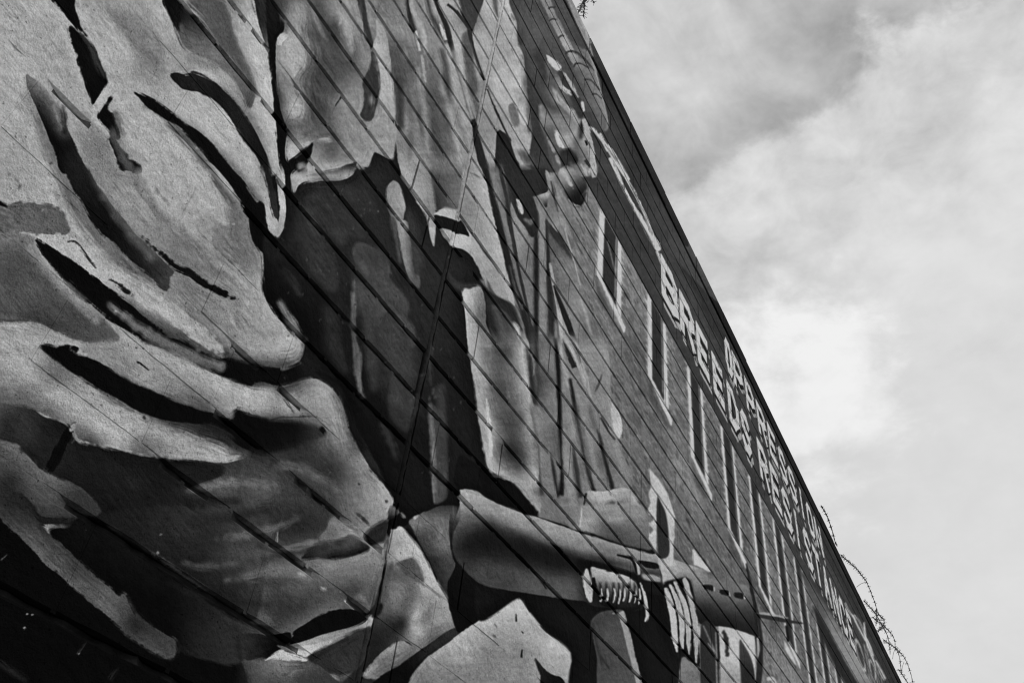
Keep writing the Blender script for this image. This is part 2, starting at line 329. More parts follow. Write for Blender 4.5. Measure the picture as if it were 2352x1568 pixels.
# ---- tile 0,1176
tile(0, 1176, fy=(1120, 1190))
F("-640,-300 60,40 250,290 400,450 550,590 720,740 900,880 1000,980 1100,1070 1200,1170 1400,1300 1580,1360 1700,1250 2150,1300 2150,1750 -640,1750", .02, 3, 3)
F("750,30 900,60 1100,200 1800,700 2340,1060 2340,1200 2150,1400 1700,1300 1600,1180 1300,950 1150,740 1060,740 900,590 700,430 500,270 450,150 620,120", "700,150,.06 900,350,.045 1500,800,.03 1200,450,.06 2100,1000,.16 2000,1170,.14 1500,1000,.025 1850,1180,.12", 3)
F("1000,0 2350,-60 2350,1000 1900,700 1500,430 1100,180", "1200,100,.13 1500,200,.17 2000,250,.2 2300,250,.34 2000,420,.22 2100,340,.32 1800,550,.13 2200,650,.22 1300,250,.14 1700,130,.2 2300,480,.3 2100,800,.13", 3)
F("-60,-30 250,-20 400,150 550,280 700,420 850,560 1030,700 1060,770 1150,750 1200,880 1240,930 1450,1080 1620,1180 1580,1350 1400,1280 1200,1150 1100,1050 1000,970 900,870 700,720 550,580 400,450 250,290 120,180", "100,80,.22 300,220,.3 500,450,.34 800,700,.33 1000,900,.36 1130,790,.36 1300,1150,.26 1500,1250,.26 650,450,.24 1250,1050,.16 400,150,.2", 1.5, 5)
S("740,40,50 1000,170,80 1300,360,90 1800,700,80 2380,1070,60", .02, 3)
S("1900,130,6 2100,60,30 2350,-20,20", .28, 3, 4); S("1800,680,4 2060,640,20 2340,560,20", .28, 3, 5)
for a_, b_ in ((240, 935), (285, 945), (1835, 690), (1470, 205), (715, 1300), (215, 1065)): S("%d,%d,14 %d,%d,10" % (a_, b_, a_ + 22, b_ - 10), .55, .8)
S("0,435,24 60,385,14", .22, 1.5); S("715,1300,16 800,1190,8", .22, 2); S("1000,1530,30 1080,1430,14", .14, 3)
S("-60,1340,60 250,1560,50", .1, 5)
# ---- tile 588,0 : hanging cloth
tile(588, 0)
F("95,-640 3000,-640 2700,0 3000,1000 2600,1700 2400,1600 2250,1260 2230,1900 1500,1900 1330,1568 1280,1300 1260,1440 1200,1450 1090,1400 1030,1540 900,1500 700,1560 450,1600 300,1480 230,1300 150,700",
 "350,150,.58 230,250,.28 320,360,.62 350,450,.62 320,600,.58 480,330,.38 560,250,.27 600,450,.3 700,500,.28 650,700,.28 500,800,.27 450,650,.36 380,720,.42 300,850,.52 370,1000,.62 300,1180,.32 500,1000,.28 600,1080,.27 350,1350,.62 700,1350,.34 600,1450,.5 800,1250,.52 900,1400,.54 950,1150,.5 800,950,.5 1100,1350,.52 750,100,.5 650,60,.42 600,80,.3 520,60,.3 850,250,.5 900,150,.55 950,450,.44 900,560,.36 1000,550,.5 870,650,.32 900,800,.45 450,80,.5 230,90,.25 200,900,.2 1150,60,.44 1250,100,.44 1300,300,.52 1250,450,.34 1350,550,.33 1450,450,.46 1330,750,.32 1450,800,.44 1550,900,.33 1420,1000,.44 1450,1150,.52 1350,1300,.46 1500,1400,.54 1600,1200,.28 1700,1400,.32 1650,1100,.31 1800,1150,.36 1900,1250,.5 1850,1400,.5 1600,500,.46 1650,700,.42 1700,900,.34 1800,800,.55 1850,950,.56 1750,250,.5 1800,100,.62 1850,300,.6 1820,500,.64 1900,650,.62 1980,150,.3 2100,100,.66 2080,350,.64 2050,500,.6 2250,300,.6 2300,500,.62 2250,800,.72 2200,1000,.6 2300,1100,.6 2150,1200,.5 2000,800,.45", 1.2)
F("90,-60 130,20 190,100 260,280 190,370 180,450 180,570 180,700 200,900 230,1050 300,1200 280,1280 270,1400 300,1480 400,1390 520,1310 510,1420 470,1520 460,1600 230,1600 195,1300 160,950 130,600 105,300", .1, 1.5, 1)
F("190,360 230,320 290,310 310,330 260,380 210,420", .74, 1, 3); S("205,205,26 215,250,10", .04, 1)
F("300,320 400,380 440,450 430,560 380,680 350,720 300,640 290,500", .64, 4, 4, .7); F("300,950 400,900 420,1040 340,1090", .62, 6, 3, .8)
F("300,1330 420,1330 560,1270 440,1370 310,1470", .66, 2, 3); F("560,1300 640,1260 720,1300 600,1310", .64, 3, 4)
S("430,1250,30 560,1180,20 660,1130,16", .3, 4); S("650,1160,10 720,1000,12 790,880,14", .16, 1.5, 2); S("690,1080,14 750,950,14", .6, 2, 5, .7)
S("650,700,60 720,900,40", .26, 8); F("520,60 620,300 690,380 650,380 560,260 500,100", .58, 3, 0, .6)
F("670,220 760,240 760,560 720,480 660,400", .26, 6); S("740,330,14 760,250,10 800,140,40", .62, 2, 3)
S("870,380,30 900,480,40 880,620,30", .28, 6, 0, .8)
F("915,-60 985,-60 1030,200 1060,330 1090,440 1060,460 1010,340 970,150", .24, 1.2)
F("1060,470 1110,540 1140,700 1140,850 1120,960 1080,1090 1010,1120 950,1060 990,980 995,850 985,750 1030,650 1060,560", .23, 1.2, 1)
F("1080,440 1110,300 1105,180 1190,300 1235,520 1245,680 1160,560", "1140,300,.6 1130,450,.68 1200,500,.6", 1.2)
F("1110,520 1180,620 1250,700 1280,900 1285,1100 1210,1030 1130,930 1150,750", .66, 1.2)
F("1000,1130 1080,1100 1130,960 1290,1130 1285,1300 1270,1440 1250,1465 1150,1410 1090,1400 1050,1480 980,1560 900,1500 780,1350 800,1250 940,1300 1060,1250", .55, 2, 1, .8)
F("1290,700 1350,780 1365,1000 1350,1200 1290,1140 1275,900", .25, 4); F("1500,900 1560,1100 1600,1300 1620,1400 1500,1150", .25, 3, 0, .6)
S("1385,-60,30 1410,150,40 1460,290,34 1480,330,10", .2, 2); S("1420,-60,30 1440,90,36 1490,200,36 1540,330,40 1560,500,30", .66, 2, 3, .8)
S("1468,285,16 1485,360,22 1508,470,18", .8, .8); S("1520,500,26 1540,600,30 1560,760,16", .58, 1, 2)
S("1560,-60,34 1600,120,36 1680,270,44 1750,400,30", .26, 3); S("1700,440,40 1745,620,54 1760,850,60 1760,1050,40", .27, 5)
S("1630,-60,40 1700,130,44 1750,250,50 1785,380,56 1830,530,46 1880,720,44 1940,930,44 2010,1150,34", .19, 1.5)
S("1690,220,10 1720,300,34 1745,370,26", .72, 1.2, 1); S("1750,430,34 1780,520,34 1800,600,14", .6, 1.5, 2)
S("1660,-60,30 1720,80,26 1790,250,24 1830,400,40 1870,600,46 1930,850,44 1990,1100,30", .66, 2, 0, .8)
F("1865,-60 2090,-60 2050,120 2010,240 1990,300 1940,230 1890,90", .25, 1.2); S("1760,40,24 1850,120,30 1960,270,34", .2, 1.5)
F("1895,330 1960,280 1990,400 2010,640 2040,830 1990,900 1930,700 1900,500", .34, 3)
S("1960,270,50 1985,400,26 2040,580,24 2100,740,24", .2, 1.5); S("2180,-60,50 2200,60,46 2220,160,16", .36, 2)
F("2190,680 2350,820 2420,1000 2400,1080 2260,900 2190,780", .73, 4, 0, .7)
F("2350,950 2400,1000 2420,1120 2380,1170 2345,1080", .45, 2, 0, .8)
S("2020,1270,70 2060,1400,60 2110,1600,50", .17, 2); S("2010,900,40 2040,1050,20", .3, 4); S("2120,820,10 2220,1050,16 2340,1300,12", .14, 1)
F("2210,1240 2290,1225 2330,1290 2350,1400 2420,1500 2480,1600 2230,1600", .16, 1.2)
# ---- tile 1029,0 : robed figures and pillar near the coping
tile(1029, 0)
F("600,-60 1400,-60 1890,1568 2500,2800 1500,1700 1300,1568 780,1568 770,1200 740,900 710,650 690,500 640,380 625,200", "700,200,.3 800,300,.32 1000,600,.31 1100,800,.31 740,700,.26 780,1000,.22 820,1300,.22 850,300,.32 1250,900,.3 1350,1250,.26 1500,1400,.25 1600,1500,.25 1700,2000,.25 1400,1700,.25 2000,2300,.25 1050,100,.3 1700,1500,.17 1400,800,.15 1800,1560,.16", 1.2)
F("690,500 720,700 740,900 700,700", .2, 6); F("640,300 690,420 660,420 630,330", .2, 4)
F("830,-60 920,-60 1000,150 1100,350 1170,480 1260,600 1330,750 1390,860 1350,870 1250,740 1160,620 1100,500 1000,320 920,150", "880,50,.5 1000,250,.5 1050,360,.58 1120,480,.55 1250,650,.42 1330,800,.4", 1.2)
F("1120,380 1200,430 1280,470 1340,560 1380,700 1412,860 1440,1000 1472,1130 1450,1200 1380,1100 1330,880 1260,640", "1250,520,.4 1300,700,.42 1380,900,.44 1420,1050,.5 1200,450,.36", 2)
F("1150,620 1230,660 1330,850 1450,1080 1470,1150 1430,1200 1320,1000", .36, 3)
S("1280,470,6 1340,600,8 1410,860,10 1470,1130,6", .56, 1)
for q_ in ("920,85,12 950,65,12 985,72,12", "925,195,12 960,178,12 1000,180,10", "1010,355,14 1040,330,14 1066,338,10", "1080,495,16 1120,470,16 1190,490,16 1260,550,14 1345,650,12", "1155,620,18 1175,585,16 1230,590,14 1300,625,12", "1250,730,10 1320,740,10 1400,830,10", "1325,868,12 1370,870,12 1412,910,12"): S(q_, .2, 1)
F("1080,-60 1150,-60 1230,180 1290,350 1335,530 1250,380 1150,150", .5, 1.2); F("1150,-80 1170,-80 1900,1568 2200,2200 2140,2200 1830,1568", .13, 1); S("1180,40,20 1250,230,24 1310,400,10", .6, 1.2)
# bearded head
F("800,560 880,500 1000,580 1060,700 1130,800 1190,900 1200,1050 1260,1090 1300,1200 1330,1400 1360,1600 1000,1600 900,1300 840,1100 840,980 870,900 820,700", "860,600,.3 900,750,.32 850,850,.26 950,900,.38 900,1000,.36 1000,1100,.46 950,1200,.34 1050,1250,.5 1000,1400,.3 1100,1400,.45 1150,1200,.56 1200,1400,.4 1280,1350,.55 1330,1500,.52 880,1100,.5 930,1450,.3 1150,1000,.3", 2, 3)
F("895,490 930,520 1010,580 1045,665 985,640 930,570", .76, 1, 2); F("980,660 1040,740 1120,850 1135,880 1060,830 990,760", "1000,700,.4 1100,840,.66", 1.2, 2)
F("945,830 1060,950 1130,1000 1150,1040 1060,1000 990,920", .56, 2, 4); S("1010,650,30 1080,740,60 1140,860,70 1190,1000,60 1200,1090,40", .24, 2, 2)
S("1060,660,10 1130,770,18 1190,890,12", .62, 1, 1); F("1220,930 1245,945 1253,1020 1235,1010", .76, 1)
S("1090,990,12 1140,1040,22 1160,1080,10", .68, 1, 2); F("1210,1110 1240,1120 1240,1240 1215,1200", .2, 2, 3)
F("985,1190 1040,1250 1100,1340 1080,1370 1010,1320", .76, 2); S("1110,1370,60 1150,1430,50 1180,1500,40", .16, 3, 3); S("1260,1290,14 1280,1330,20", .15, 1)
S("1260,1090,20 1300,1230,26 1330,1400,34 1350,1568,30", .63, 1.5, 2); S("900,1250,20 980,1400,26 1050,1560,40", .42, 2, 6); F("1020,1390 1130,1390 1110,1568 1060,1568", .2, 3, 4)
F("640,1020 700,1000 750,1120 740,1180 680,1120", .72, 2, 6); F("560,960 610,960 650,1080 640,1170 580,1100 555,1020", .42, 2); S("610,820,40 680,900,50 640,960,30", .46, 5, 4, .7)
F("660,1370 740,1420 770,1500 760,1560 690,1450", .42, 4, 5, .8); F("660,1530 780,1560 800,1600 700,1600", .72, 1)
S("1300,1165,20 1345,1205,28 1440,1320,34 1500,1400,44 1600,1568,44 1660,1660,30", .74, 1); S("1395,1225,20 1425,1300,30 1470,1390,30", .7, 1); S("1440,1330,8 1520,1430,20 1590,1540,14", .45, 1.5)
# ---- tile 588,392 : tip of the hand, dark figures, cloak
tile(588, 392.3, fy=(374, 404))
F("0,300 40,285 80,330 95,400 90,480 160,620 120,800 -20,640 -60,400", .06, 1)
F("100,120 250,40 500,90 1100,-30 1420,150 1700,560 1990,780 2130,1060 2350,1220 2350,1800 2200,3140 1240,3200 1190,2860 900,2300 780,2000 500,1700 100,1200 60,900", "300,700,.11 700,300,.13 1000,800,.13 1300,1300,.12 600,1300,.07 800,1500,.08 1800,1000,.13 1500,600,.14 1700,1500,.11 1400,1900,.09 1600,2600,.09 1200,2500,.06 2000,900,.12 350,1300,.05", 2)
F("325,30 450,-40 900,-60 888,30 830,75 740,95 600,100 450,105 390,140 345,205 330,120", "400,40,.62 600,30,.5 800,40,.58 350,150,.62", 1.2)
S("380,0,40 430,-30,50 500,-90,40", .08, 1)
F("200,-60 240,-20 270,200 275,400 255,520 200,610 150,590 110,520 90,400 110,300 190,470 215,420 220,330 200,200", "230,200,.75 240,320,.78 200,550,.58 140,500,.58 250,430,.6 230,50,.7", 1.2, 1)
F("0,-40 60,-60 100,120 130,330 150,420 190,450 200,520 120,520 90,400 50,200 -20,60", .64, 1.2, 1)
F("55,-60 130,-60 150,90 185,220 205,330 215,400 195,450 150,400 125,250 90,90", .19, 1, 1.5)
F("440,250 560,200 700,215 800,330 1000,520 1080,630 850,600 830,480 700,600 520,430", .165, 3)
F("380,400 520,420 700,620 700,740 380,640 300,700 350,560", .14, 5)
F("700,560 790,500 850,560 800,700 740,640", .2, 4, 3, .8); F("100,760 200,900 280,900 420,1110 380,1150 200,900", .15, 3); F("560,780 700,730 750,900 740,1100 640,1080 560,960", .165, 4)
F("890,720 940,655 1050,690 1160,740 1225,840 1210,960 1150,1040 1050,1000 960,920 910,840", "920,720,.27 1100,800,.2 1000,900,.17 1180,960,.2", 2); S("1225,850,10 1210,980,14 1180,1100,12", .3, 2)
F("900,1000 1000,1090 1160,1170 1400,1380 1470,1480 1470,1600 1380,1600 1200,1300 1150,1420 1080,1430 1000,1380 900,1390 885,1150", "930,1100,.22 1050,1250,.26 1100,1400,.2 1250,1200,.27 1350,1350,.28 1420,1500,.24 1000,1350,.12", 3, 2)
F("1060,1040 1200,1000 1400,1200 1380,1330 1250,1200 1150,1150", .24, 4)
S("895,1000,10 890,1200,14 890,1380,8", .32, 1.5, 2); F("1130,1430 1230,1320 1440,1568 1150,1568", .19, 5)
F("1200,160 1240,100 1270,90 1320,130 1360,240 1380,330 1370,400 1340,470 1290,410 1210,290", "1270,180,.5 1340,330,.6 1300,380,.5", 1.2)
F("1200,330 1300,440 1390,560 1420,660 1440,800 1460,930 1500,970 1500,1080 1400,980 1340,760 1300,560 1250,450", "1270,420,.5 1370,560,.56 1390,750,.5 1420,880,.5 1450,1000,.3 1250,400,.35", 1.2)
F("1230,430 1290,460 1320,700 1340,840 1310,830 1270,620", .27, 2); S("1440,680,50 1470,800,60 1480,940,50", .2, 5)
S("1345,460,20 1380,480,46 1395,560,20", .68, 1.2)
F("1360,-60 1560,-60 1640,60 1650,380 1640,690 1600,600 1560,420 1470,260 1400,140", "1450,80,.58 1540,200,.55 1600,350,.46 1620,550,.6 1640,100,.42", 1.2)
S("1470,270,10 1540,350,14 1600,430,16", .7, 1, 1)
F("1620,-60 1940,-60 1900,180 1850,350 1740,335 1660,380 1640,220", "1700,100,.3 1800,100,.36 1750,250,.32 1850,300,.42 1650,300,.2", 2)
F("1640,390 1730,350 1850,375 1870,460 1780,440 1660,405", "1700,380,.7 1840,430,.66", 1.2); F("1635,410 1740,430 1840,470 1900,480 1970,610 1860,580 1710,530", .13, 1.5)
F("1700,530 1830,575 1800,690 1760,640 1720,600", .66, 1.5)
F("1920,-60 2080,-60 2150,250 2210,520 2300,850 2360,1030 2365,1230 2200,1150 2120,1060 2030,870 1970,770 1900,720 1790,685 1830,585 1960,610 1900,450 1850,455 1880,200", "1980,100,.58 2050,100,.68 2100,300,.66 1960,350,.54 2050,500,.62 2150,450,.68 2180,700,.64 2050,700,.55 1900,650,.74 1850,640,.7 2150,900,.56 2250,900,.62 2300,1100,.6 2200,1080,.55 2000,700,.58", 1.2)
S("1880,440,8 2000,600,14 2100,750,20 2180,860,20 2250,950,6", .36, 1.5); S("2060,1000,30 2200,1120,36 2360,1220,16", .5, 4)
F("2080,-60 2140,-60 2190,200 2290,550 2400,950 2450,1250 2360,1050 2290,850 2210,500 2150,250", "2150,100,.2 2250,500,.22 2380,950,.3", 1.5)
S("2150,-60,30 2230,250,40 2330,600,50 2420,950,40", .4, 3)
F("1890,1090 1920,1060 2040,1050 2095,1140 2110,1300 2110,1460 2180,1600 1960,1620 1930,1350", "1920,1130,.76 1920,1300,.7 2000,1200,.42 2040,1300,.36 1990,1150,.55 2080,1250,.5 1970,1500,.62 2100,1500,.45", 1.2)
F("1750,900 1880,1050 1990,1030 2040,1060 1900,1110 1790,1010", .18, 3); S("2130,1230,40 2170,1400,50 2230,1600,50", .2, 2); S("2220,1240,50 2260,1400,50 2330,1600,40", .34, 3)
# ---- tile 588,784
tile(588, 784.6, fx=(520, 640), fy=(762, 800))
F("-60,-100 440,-60 460,40 440,110 400,170 250,230 100,210 -60,180", "100,50,.62 300,30,.68 420,60,.55 200,150,.5 380,140,.4", 2.5, 2)
F("-60,210 100,245 250,260 400,190 470,40 540,60 620,160 720,300 680,360 560,330 440,350 250,400 -60,420", .11, 4)
F("-60,440 250,420 440,360 560,340 680,410 760,490 820,620 850,780 900,900 980,1050 1060,1180 1180,1310 1255,1430 1260,1500 1230,1600 -60,1600", "50,550,.62 300,600,.64 600,480,.62 700,600,.58 800,750,.58 850,950,.54 1000,1200,.48 1150,1400,.58 300,780,.22 100,830,.13 500,850,.22 600,970,.4 500,1100,.34 700,1150,.3 200,1150,.38 100,1300,.52 0,1250,.5 200,1450,.3 500,1300,.36 600,1500,.3 900,1500,.52 850,1300,.4 950,1350,.5 250,420,.3 450,400,.45", 1.5, 1)
F("-60,720 150,735 400,755 580,790 640,850 450,905 250,985 130,1010 -60,960", "100,800,.12 400,830,.15 100,950,.1 560,840,.2", 5)
tile(588, 784.6)
F("-200,625 -60,665 150,735 400,755 580,790 640,850 450,905 250,985 130,1010 -60,1005 -200,925", "-100,800,.04 50,850,.06 250,860,.1 450,840,.15 600,830,.22", 4)
S("130,720,6 260,690,8 430,680,10 560,690,6", .2, 1); S("240,490,14 290,570,10 350,650,8", .2, 1); S("590,790,50 640,840,30", .05, 2, 2)
F("-60,960 60,1000 350,1230 550,1380 750,1560 650,1560 380,1330 120,1120 -60,1050", .16, 6, 0, .7); S("40,1050,20 200,1160,26 370,1310,20", .55, 4, 3, .7)
F("870,1000 950,1050 1080,1250 1150,1300 1000,1250 900,1120", .46, 4)
for t_ in ((700, 520, 30), (640, 430, 20), (720, 560, 16), (510, 740, 14), (1150, 1330, 16)): S("%d,%d,%d %d,%d,6" % (t_[0], t_[1], t_[2], t_[0] + 40, t_[1] + 26), .18, 1.5, 3)
S("930,0,14 960,120,40 955,260,24 950,420,26 1010,530,16", .33, 2.5, 2, .85); S("1030,100,30 1040,250,24", .24, 4, 2)
F("1080,0 1400,0 1450,300 1440,420 1250,240", .17, 6); F("1250,380 1440,450 1450,560 1400,830 1230,680", .17, 4); S("1440,440,10 1450,520,8", .4, 1)
F("1620,580 1740,700 1755,1000 1760,1250 1750,1430 1640,1480 1620,1300 1635,1000 1600,760", "1640,900,.25 1630,1150,.3 1700,1100,.2 1650,1400,.26 1700,800,.2", 2)
S("1640,890,8 1625,1020,22 1630,1120,10", .48, 1.5, 2); S("1620,1250,10 1640,1480,14", .36, 1.5); S("1640,340,16 1640,450,40 1650,570,20", .4, 2, 6, .8); S("1610,30,10 1600,200,24 1610,400,16", .24, 3)
F("1960,-60 2140,-60 2210,300 2260,600 2330,800 2350,1300 2180,1220 2130,1140 2080,800 2040,450 1990,150", "2000,50,.55 2080,50,.6 2060,300,.5 2120,400,.42 2050,550,.5 2100,700,.55 2200,500,.34 2250,800,.22 2180,700,.32 2200,1100,.3 2300,1150,.24 2150,1000,.62 2120,900,.6", 1.2)
S("1980,0,60 2030,400,50 2080,750,60 2110,950,50 2140,1150,30", .56, 2, 2); S("2120,480,10 2135,700,40 2150,850,44 2150,1100,30", .74, 1.5, 2); S("2125,240,10 2150,450,34 2180,650,20", .5, 2, 2)
F("2130,1130 2200,1190 2280,1190 2440,1260 2440,1330 2300,1280 2190,1225", "2200,1200,.58 2350,1260,.45", 1.5, 1)
F("1880,1380 1910,1350 2050,1370 2200,1420 2420,1490 2420,1700 1860,1700 1870,1500", .5, 1.2)
# ---- tile 1176,392 : dark heads, shawl, first painted windows
tile(1176, 392.3, fy=(374, 408))
F("-140,-40 320,-40 320,180 260,240 200,240 220,330 255,450 215,640 130,540 50,400 0,300 -160,0", .19, 1.5)
F("40,255 90,310 110,390 80,395 50,330", .66, 1); F("60,440 180,470 200,540 120,500", .34, 2, 3)
F("300,0 400,100 440,300 640,560 520,740 500,640 450,420 430,560 330,350 345,250", "380,120,.5 430,250,.42 500,520,.42 560,600,.4 380,400,.5", 1.5, 1); S("360,80,14 400,200,16 430,330,10", .2, 1.5); S("435,360,26 480,480,26 550,620,10", .52, 2)
F("230,250 280,215 340,210 350,270 345,330 310,330 280,280", "300,230,.58 330,310,.2", 1.2); F("420,0 540,0 640,180 690,180 640,330 570,310 500,250 440,120", "480,60,.4 560,150,.5 600,280,.12 640,220,.2", 2, 3)
S("450,20,30 520,90,34 590,190,20", .6, 2, 3); F("570,80 660,60 690,150 660,200 600,160", .2, 2)
S("660,-30,24 690,40,20 720,-20,24 770,40,20", .62, 1.2); F("640,-60 700,-60 780,60 740,20", .55, 2, 2)
F("0,600 130,600 215,700 215,1300 200,1600 -120,1600 -300,300 -100,300", "50,700,.36 130,850,.44 80,1000,.34 150,1100,.4 60,1300,.42 -60,900,.3 -150,700,.42 120,1400,.36 -200,500,.36 20,500,.24 -40,1400,.26", 2)
S("-30,600,40 20,900,50 60,1200,40 150,1568,30", .17, 3); S("0,1000,20 80,1240,30 130,1500,26", .2, 3); S("-20,1100,20 40,1300,40 60,1500,44", .6, 3, 1)
F("215,620 250,560 310,560 330,700 340,1100 350,1600 200,1600 205,1100", "280,600,.5 285,1000,.46 285,1500,.42", 2)
S("222,620,30 224,1000,36 222,1600,40", .15, 2); S("322,560,14 330,900,22 345,1300,34 352,1600,34", .19, 3); S("300,430,10 306,700,12 300,1000,10", .58, 2)
F("250,400 300,390 310,560 260,570", .46, 2)
F("310,460 430,560 500,680 590,900 640,1100 750,1400 760,1600 420,1600 380,1250 340,850 320,650", "380,600,.32 440,700,.28 450,900,.44 550,950,.42 500,1100,.3 600,1200,.46 650,1400,.5 520,1400,.36 420,1200,.3 380,800,.4", 2, 1)
S("470,560,8 510,700,12 580,850,10 640,1080,8", .58, 1, 2); S("640,1080,8 700,1220,14 740,1350,8", .42, 1); S("620,1130,8 690,1350,26 730,1530,14", .58, 1.5)
S("345,850,16 380,1030,26 430,1300,30 470,1600,20", .58, 1.2); S("380,1060,26 450,1200,44 550,1420,50 640,1600,40", .17, 1.5)
tile(1176, 392.3)
S("900,-120,36 950,-10,34 1025,150,24 1080,260,30 1150,380,34 1230,510,36 1300,620,50 1335,690,64 1350,735,30", .76, 1); S("985,-60,16 1050,70,20 1120,190,20 1165,285,16", .72, 1); S("1165,285,24 1205,370,18 1245,460,22 1270,540,22 1300,610,20", .72, 1); S("1215,420,8 1260,520,12 1290,590,8", .45, 1)
S("1330,735,24 1355,800,20 1372,860,8", .7, 1); S("1180,470,8 1260,620,14 1310,700,10", .5, 1.5); S("1020,130,8 1035,160,10", .3, 1)
# ---- tile 1176,784 : robes left of the bricks
tile(1176, 784.6, fy=(764, 800))
F("-160,-60 130,-60 420,0 470,260 560,800 700,1360 660,1640 -120,1640 -100,1300 250,1240 240,1000 200,780 120,400", .34, 2)
F("-160,-60 0,-60 60,300 150,800 230,1250 100,1200 -100,1000", "-60,200,.4 0,400,.3 60,700,.36 100,1000,.42 150,1150,.3 0,900,.2 -50,600,.2 -100,900,.22", 2)
F("20,-60 90,-40 120,150 155,430 200,650 210,870 242,960 250,1200 225,1280 170,1000 130,820 60,500 30,250", "60,100,.6 110,350,.6 150,600,.55 180,800,.5 200,950,.56 230,1150,.52 60,400,.4", 1.5)
S("110,0,30 140,200,34 170,420,40", .1, 2); S("150,90,8 205,200,16 190,330,20 185,420,8", .45, 1.5); F("240,0 410,0 430,460 240,560 225,300", "300,100,.4 350,350,.36 260,300,.24 400,250,.36", 2)
F("190,480 430,560 440,1000 300,1560 260,1300 240,950 210,700", "280,700,.4 380,700,.34 280,950,.38 350,1200,.42 300,1400,.3 410,950,.3 330,1050,.44", 2)
S("360,950,10 380,1150,30 420,1420,30", .18, 2); F("390,-60 440,-60 470,250 500,480 455,800 470,1130 440,1150 430,800 415,400", .13, 2); F("430,1150 480,1170 490,1600 420,1600 440,1400", .15, 2)
S("430,-30,34 480,250,40 530,560,44 570,800,50 620,1200,50 650,1600,40", .52, 2); S("470,900,44 510,1150,60 560,1400,60 600,1640,40", .5, 2); S("550,960,20 590,1200,30 620,1400,20", .22, 2)
F("455,-30 490,0 560,130 625,220 570,300 540,300 500,230", .16, 1.2)
F("470,-60 690,-60 800,0 850,200 890,420 930,560 800,640 740,570 700,450 640,270 560,110", "540,30,.64 600,60,.42 700,100,.6 650,180,.5 750,250,.62 800,350,.5 750,400,.6 760,500,.62 850,500,.4 850,300,.44 620,0,.36 780,120,.56", 1.2, 1)
S("590,60,20 620,150,30 640,190,8", .25, 2); S("760,460,10 800,380,14 825,310,6", .28, 1); S("800,560,8 805,500,14 830,470,6", .3, 1)
F("545,290 590,250 640,270 690,430 740,560 760,640 700,560 600,400", .36, 2)
F("570,410 640,460 760,620 800,800 860,1050 920,1350 740,1370 700,1150 640,800", "620,500,.5 660,650,.58 720,800,.5 700,950,.6 780,1000,.42 760,1150,.46 830,1200,.36 850,1300,.3", 1.5)
S("530,290,40 590,500,46 640,750,44 690,1000,44 720,1200,46 760,1370,40", .17, 2); S("780,790,14 830,950,34 880,1150,40 930,1350,44", .19, 2)
F("800,600 900,600 960,850 990,1000 1060,1260 1060,1330 930,1340 880,1120 820,850", "850,700,.52 900,800,.36 880,950,.4 950,1100,.46 1000,1200,.5 930,1200,.34", 2, 1)
F("918,550 990,670 1012,780 990,890 940,850 890,780 900,700", "930,650,.66 980,780,.78 920,780,.5", 1.2, 1); S("930,900,40 970,1000,56 1020,1150,50 1050,1280,14", .52, 2, 3)
F("-160,1050 0,1040 100,1150 220,1270 270,1400 260,1640 -160,1640", "0,1100,.3 100,1250,.42 0,1200,.36 50,1400,.1 -50,1500,.06 150,1400,.25", 2); S("-60,1230,20 80,1300,44 180,1420,40 260,1560,30", .5, 2, 2); F("-160,1280 40,1300 160,1420 250,1600 -160,1640", .08, 2)
F("640,1640 680,1390 720,1360 880,1365 1060,1335 1120,1420 1165,1580 1200,1700 640,1700", "720,1450,.56 850,1450,.62 1000,1420,.58 1100,1500,.5 900,1600,.6 750,1600,.5 1050,1600,.42", 1.2, 1)
S("640,1640,10 680,1440,20 700,1380,8", .2, 1); S("820,1600,30 870,1540,44 940,1480,40", .32, 2); S("1080,1350,10 1140,1450,16 1180,1600,12", .62, 1.5)
# ---- second pass over the middle: bearded head, cloak, panel and folds (finer scale)
tile(900, 0, 3.92)
S("540,450,40 580,700,60 640,1000,70 680,1150,40", .6, 7); S("735,1080,40 755,1200,50 790,1350,70 850,1568,80", .18, 1.5)
S("1215,700,50 1245,950,60 1260,1200,60", .25, 7); S("1150,1000,24 1190,1100,44 1230,1150,16", .74, 1.5, 5); S("960,640,60 1000,760,70 980,900,50", .7, 8)
F("945,1200 1010,1195 1040,1240 1075,1300 1110,1400 1150,1500 1250,1540 1290,1600 960,1600", .16, 1.2); F("1130,1350 1220,1380 1270,1440 1240,1490 1180,1450", .3, 5); F("1150,1470 1220,1500 1260,1530 1210,1545 1165,1520", .74, 1.5, 1)
S("1360,880,40 1420,960,50 1500,1000,40", .22, 7); S("1300,480,80 1360,620,70 1380,760,50", .2, 8)
S("1430,760,24 1500,870,34 1570,960,44 1640,1040,50 1690,1120,40", .55, 2.5, 4); S("1480,1040,50 1560,1140,70 1600,1200,50", .48, 5, 4); S("1340,930,16 1360,1030,36 1400,1090,24", .5, 2.5, 4)
S("1510,640,30 1560,740,44 1650,860,64 1700,1000,56 1690,1070,36", .22, 2); S("1395,495,16 1440,550,46 1525,615,30", .8, 1.5, 2); S("1560,660,16 1620,770,26 1680,880,12", .64, 1); S("1530,780,16 1580,820,36 1620,860,14", .68, 1.2); S("1580,950,14 1630,1030,24", .66, 1); S("1715,920,24 1730,1000,20", .8, .8)
S("1540,1210,30 1620,1300,50 1660,1380,30", .6, 3, 4); S("1480,1200,20 1520,1290,50 1550,1330,30", .78, 1.5); S("1560,1345,36 1620,1390,56 1650,1470,50", .15, 4); S("1560,1480,50 1600,1568,50", .2, 4)
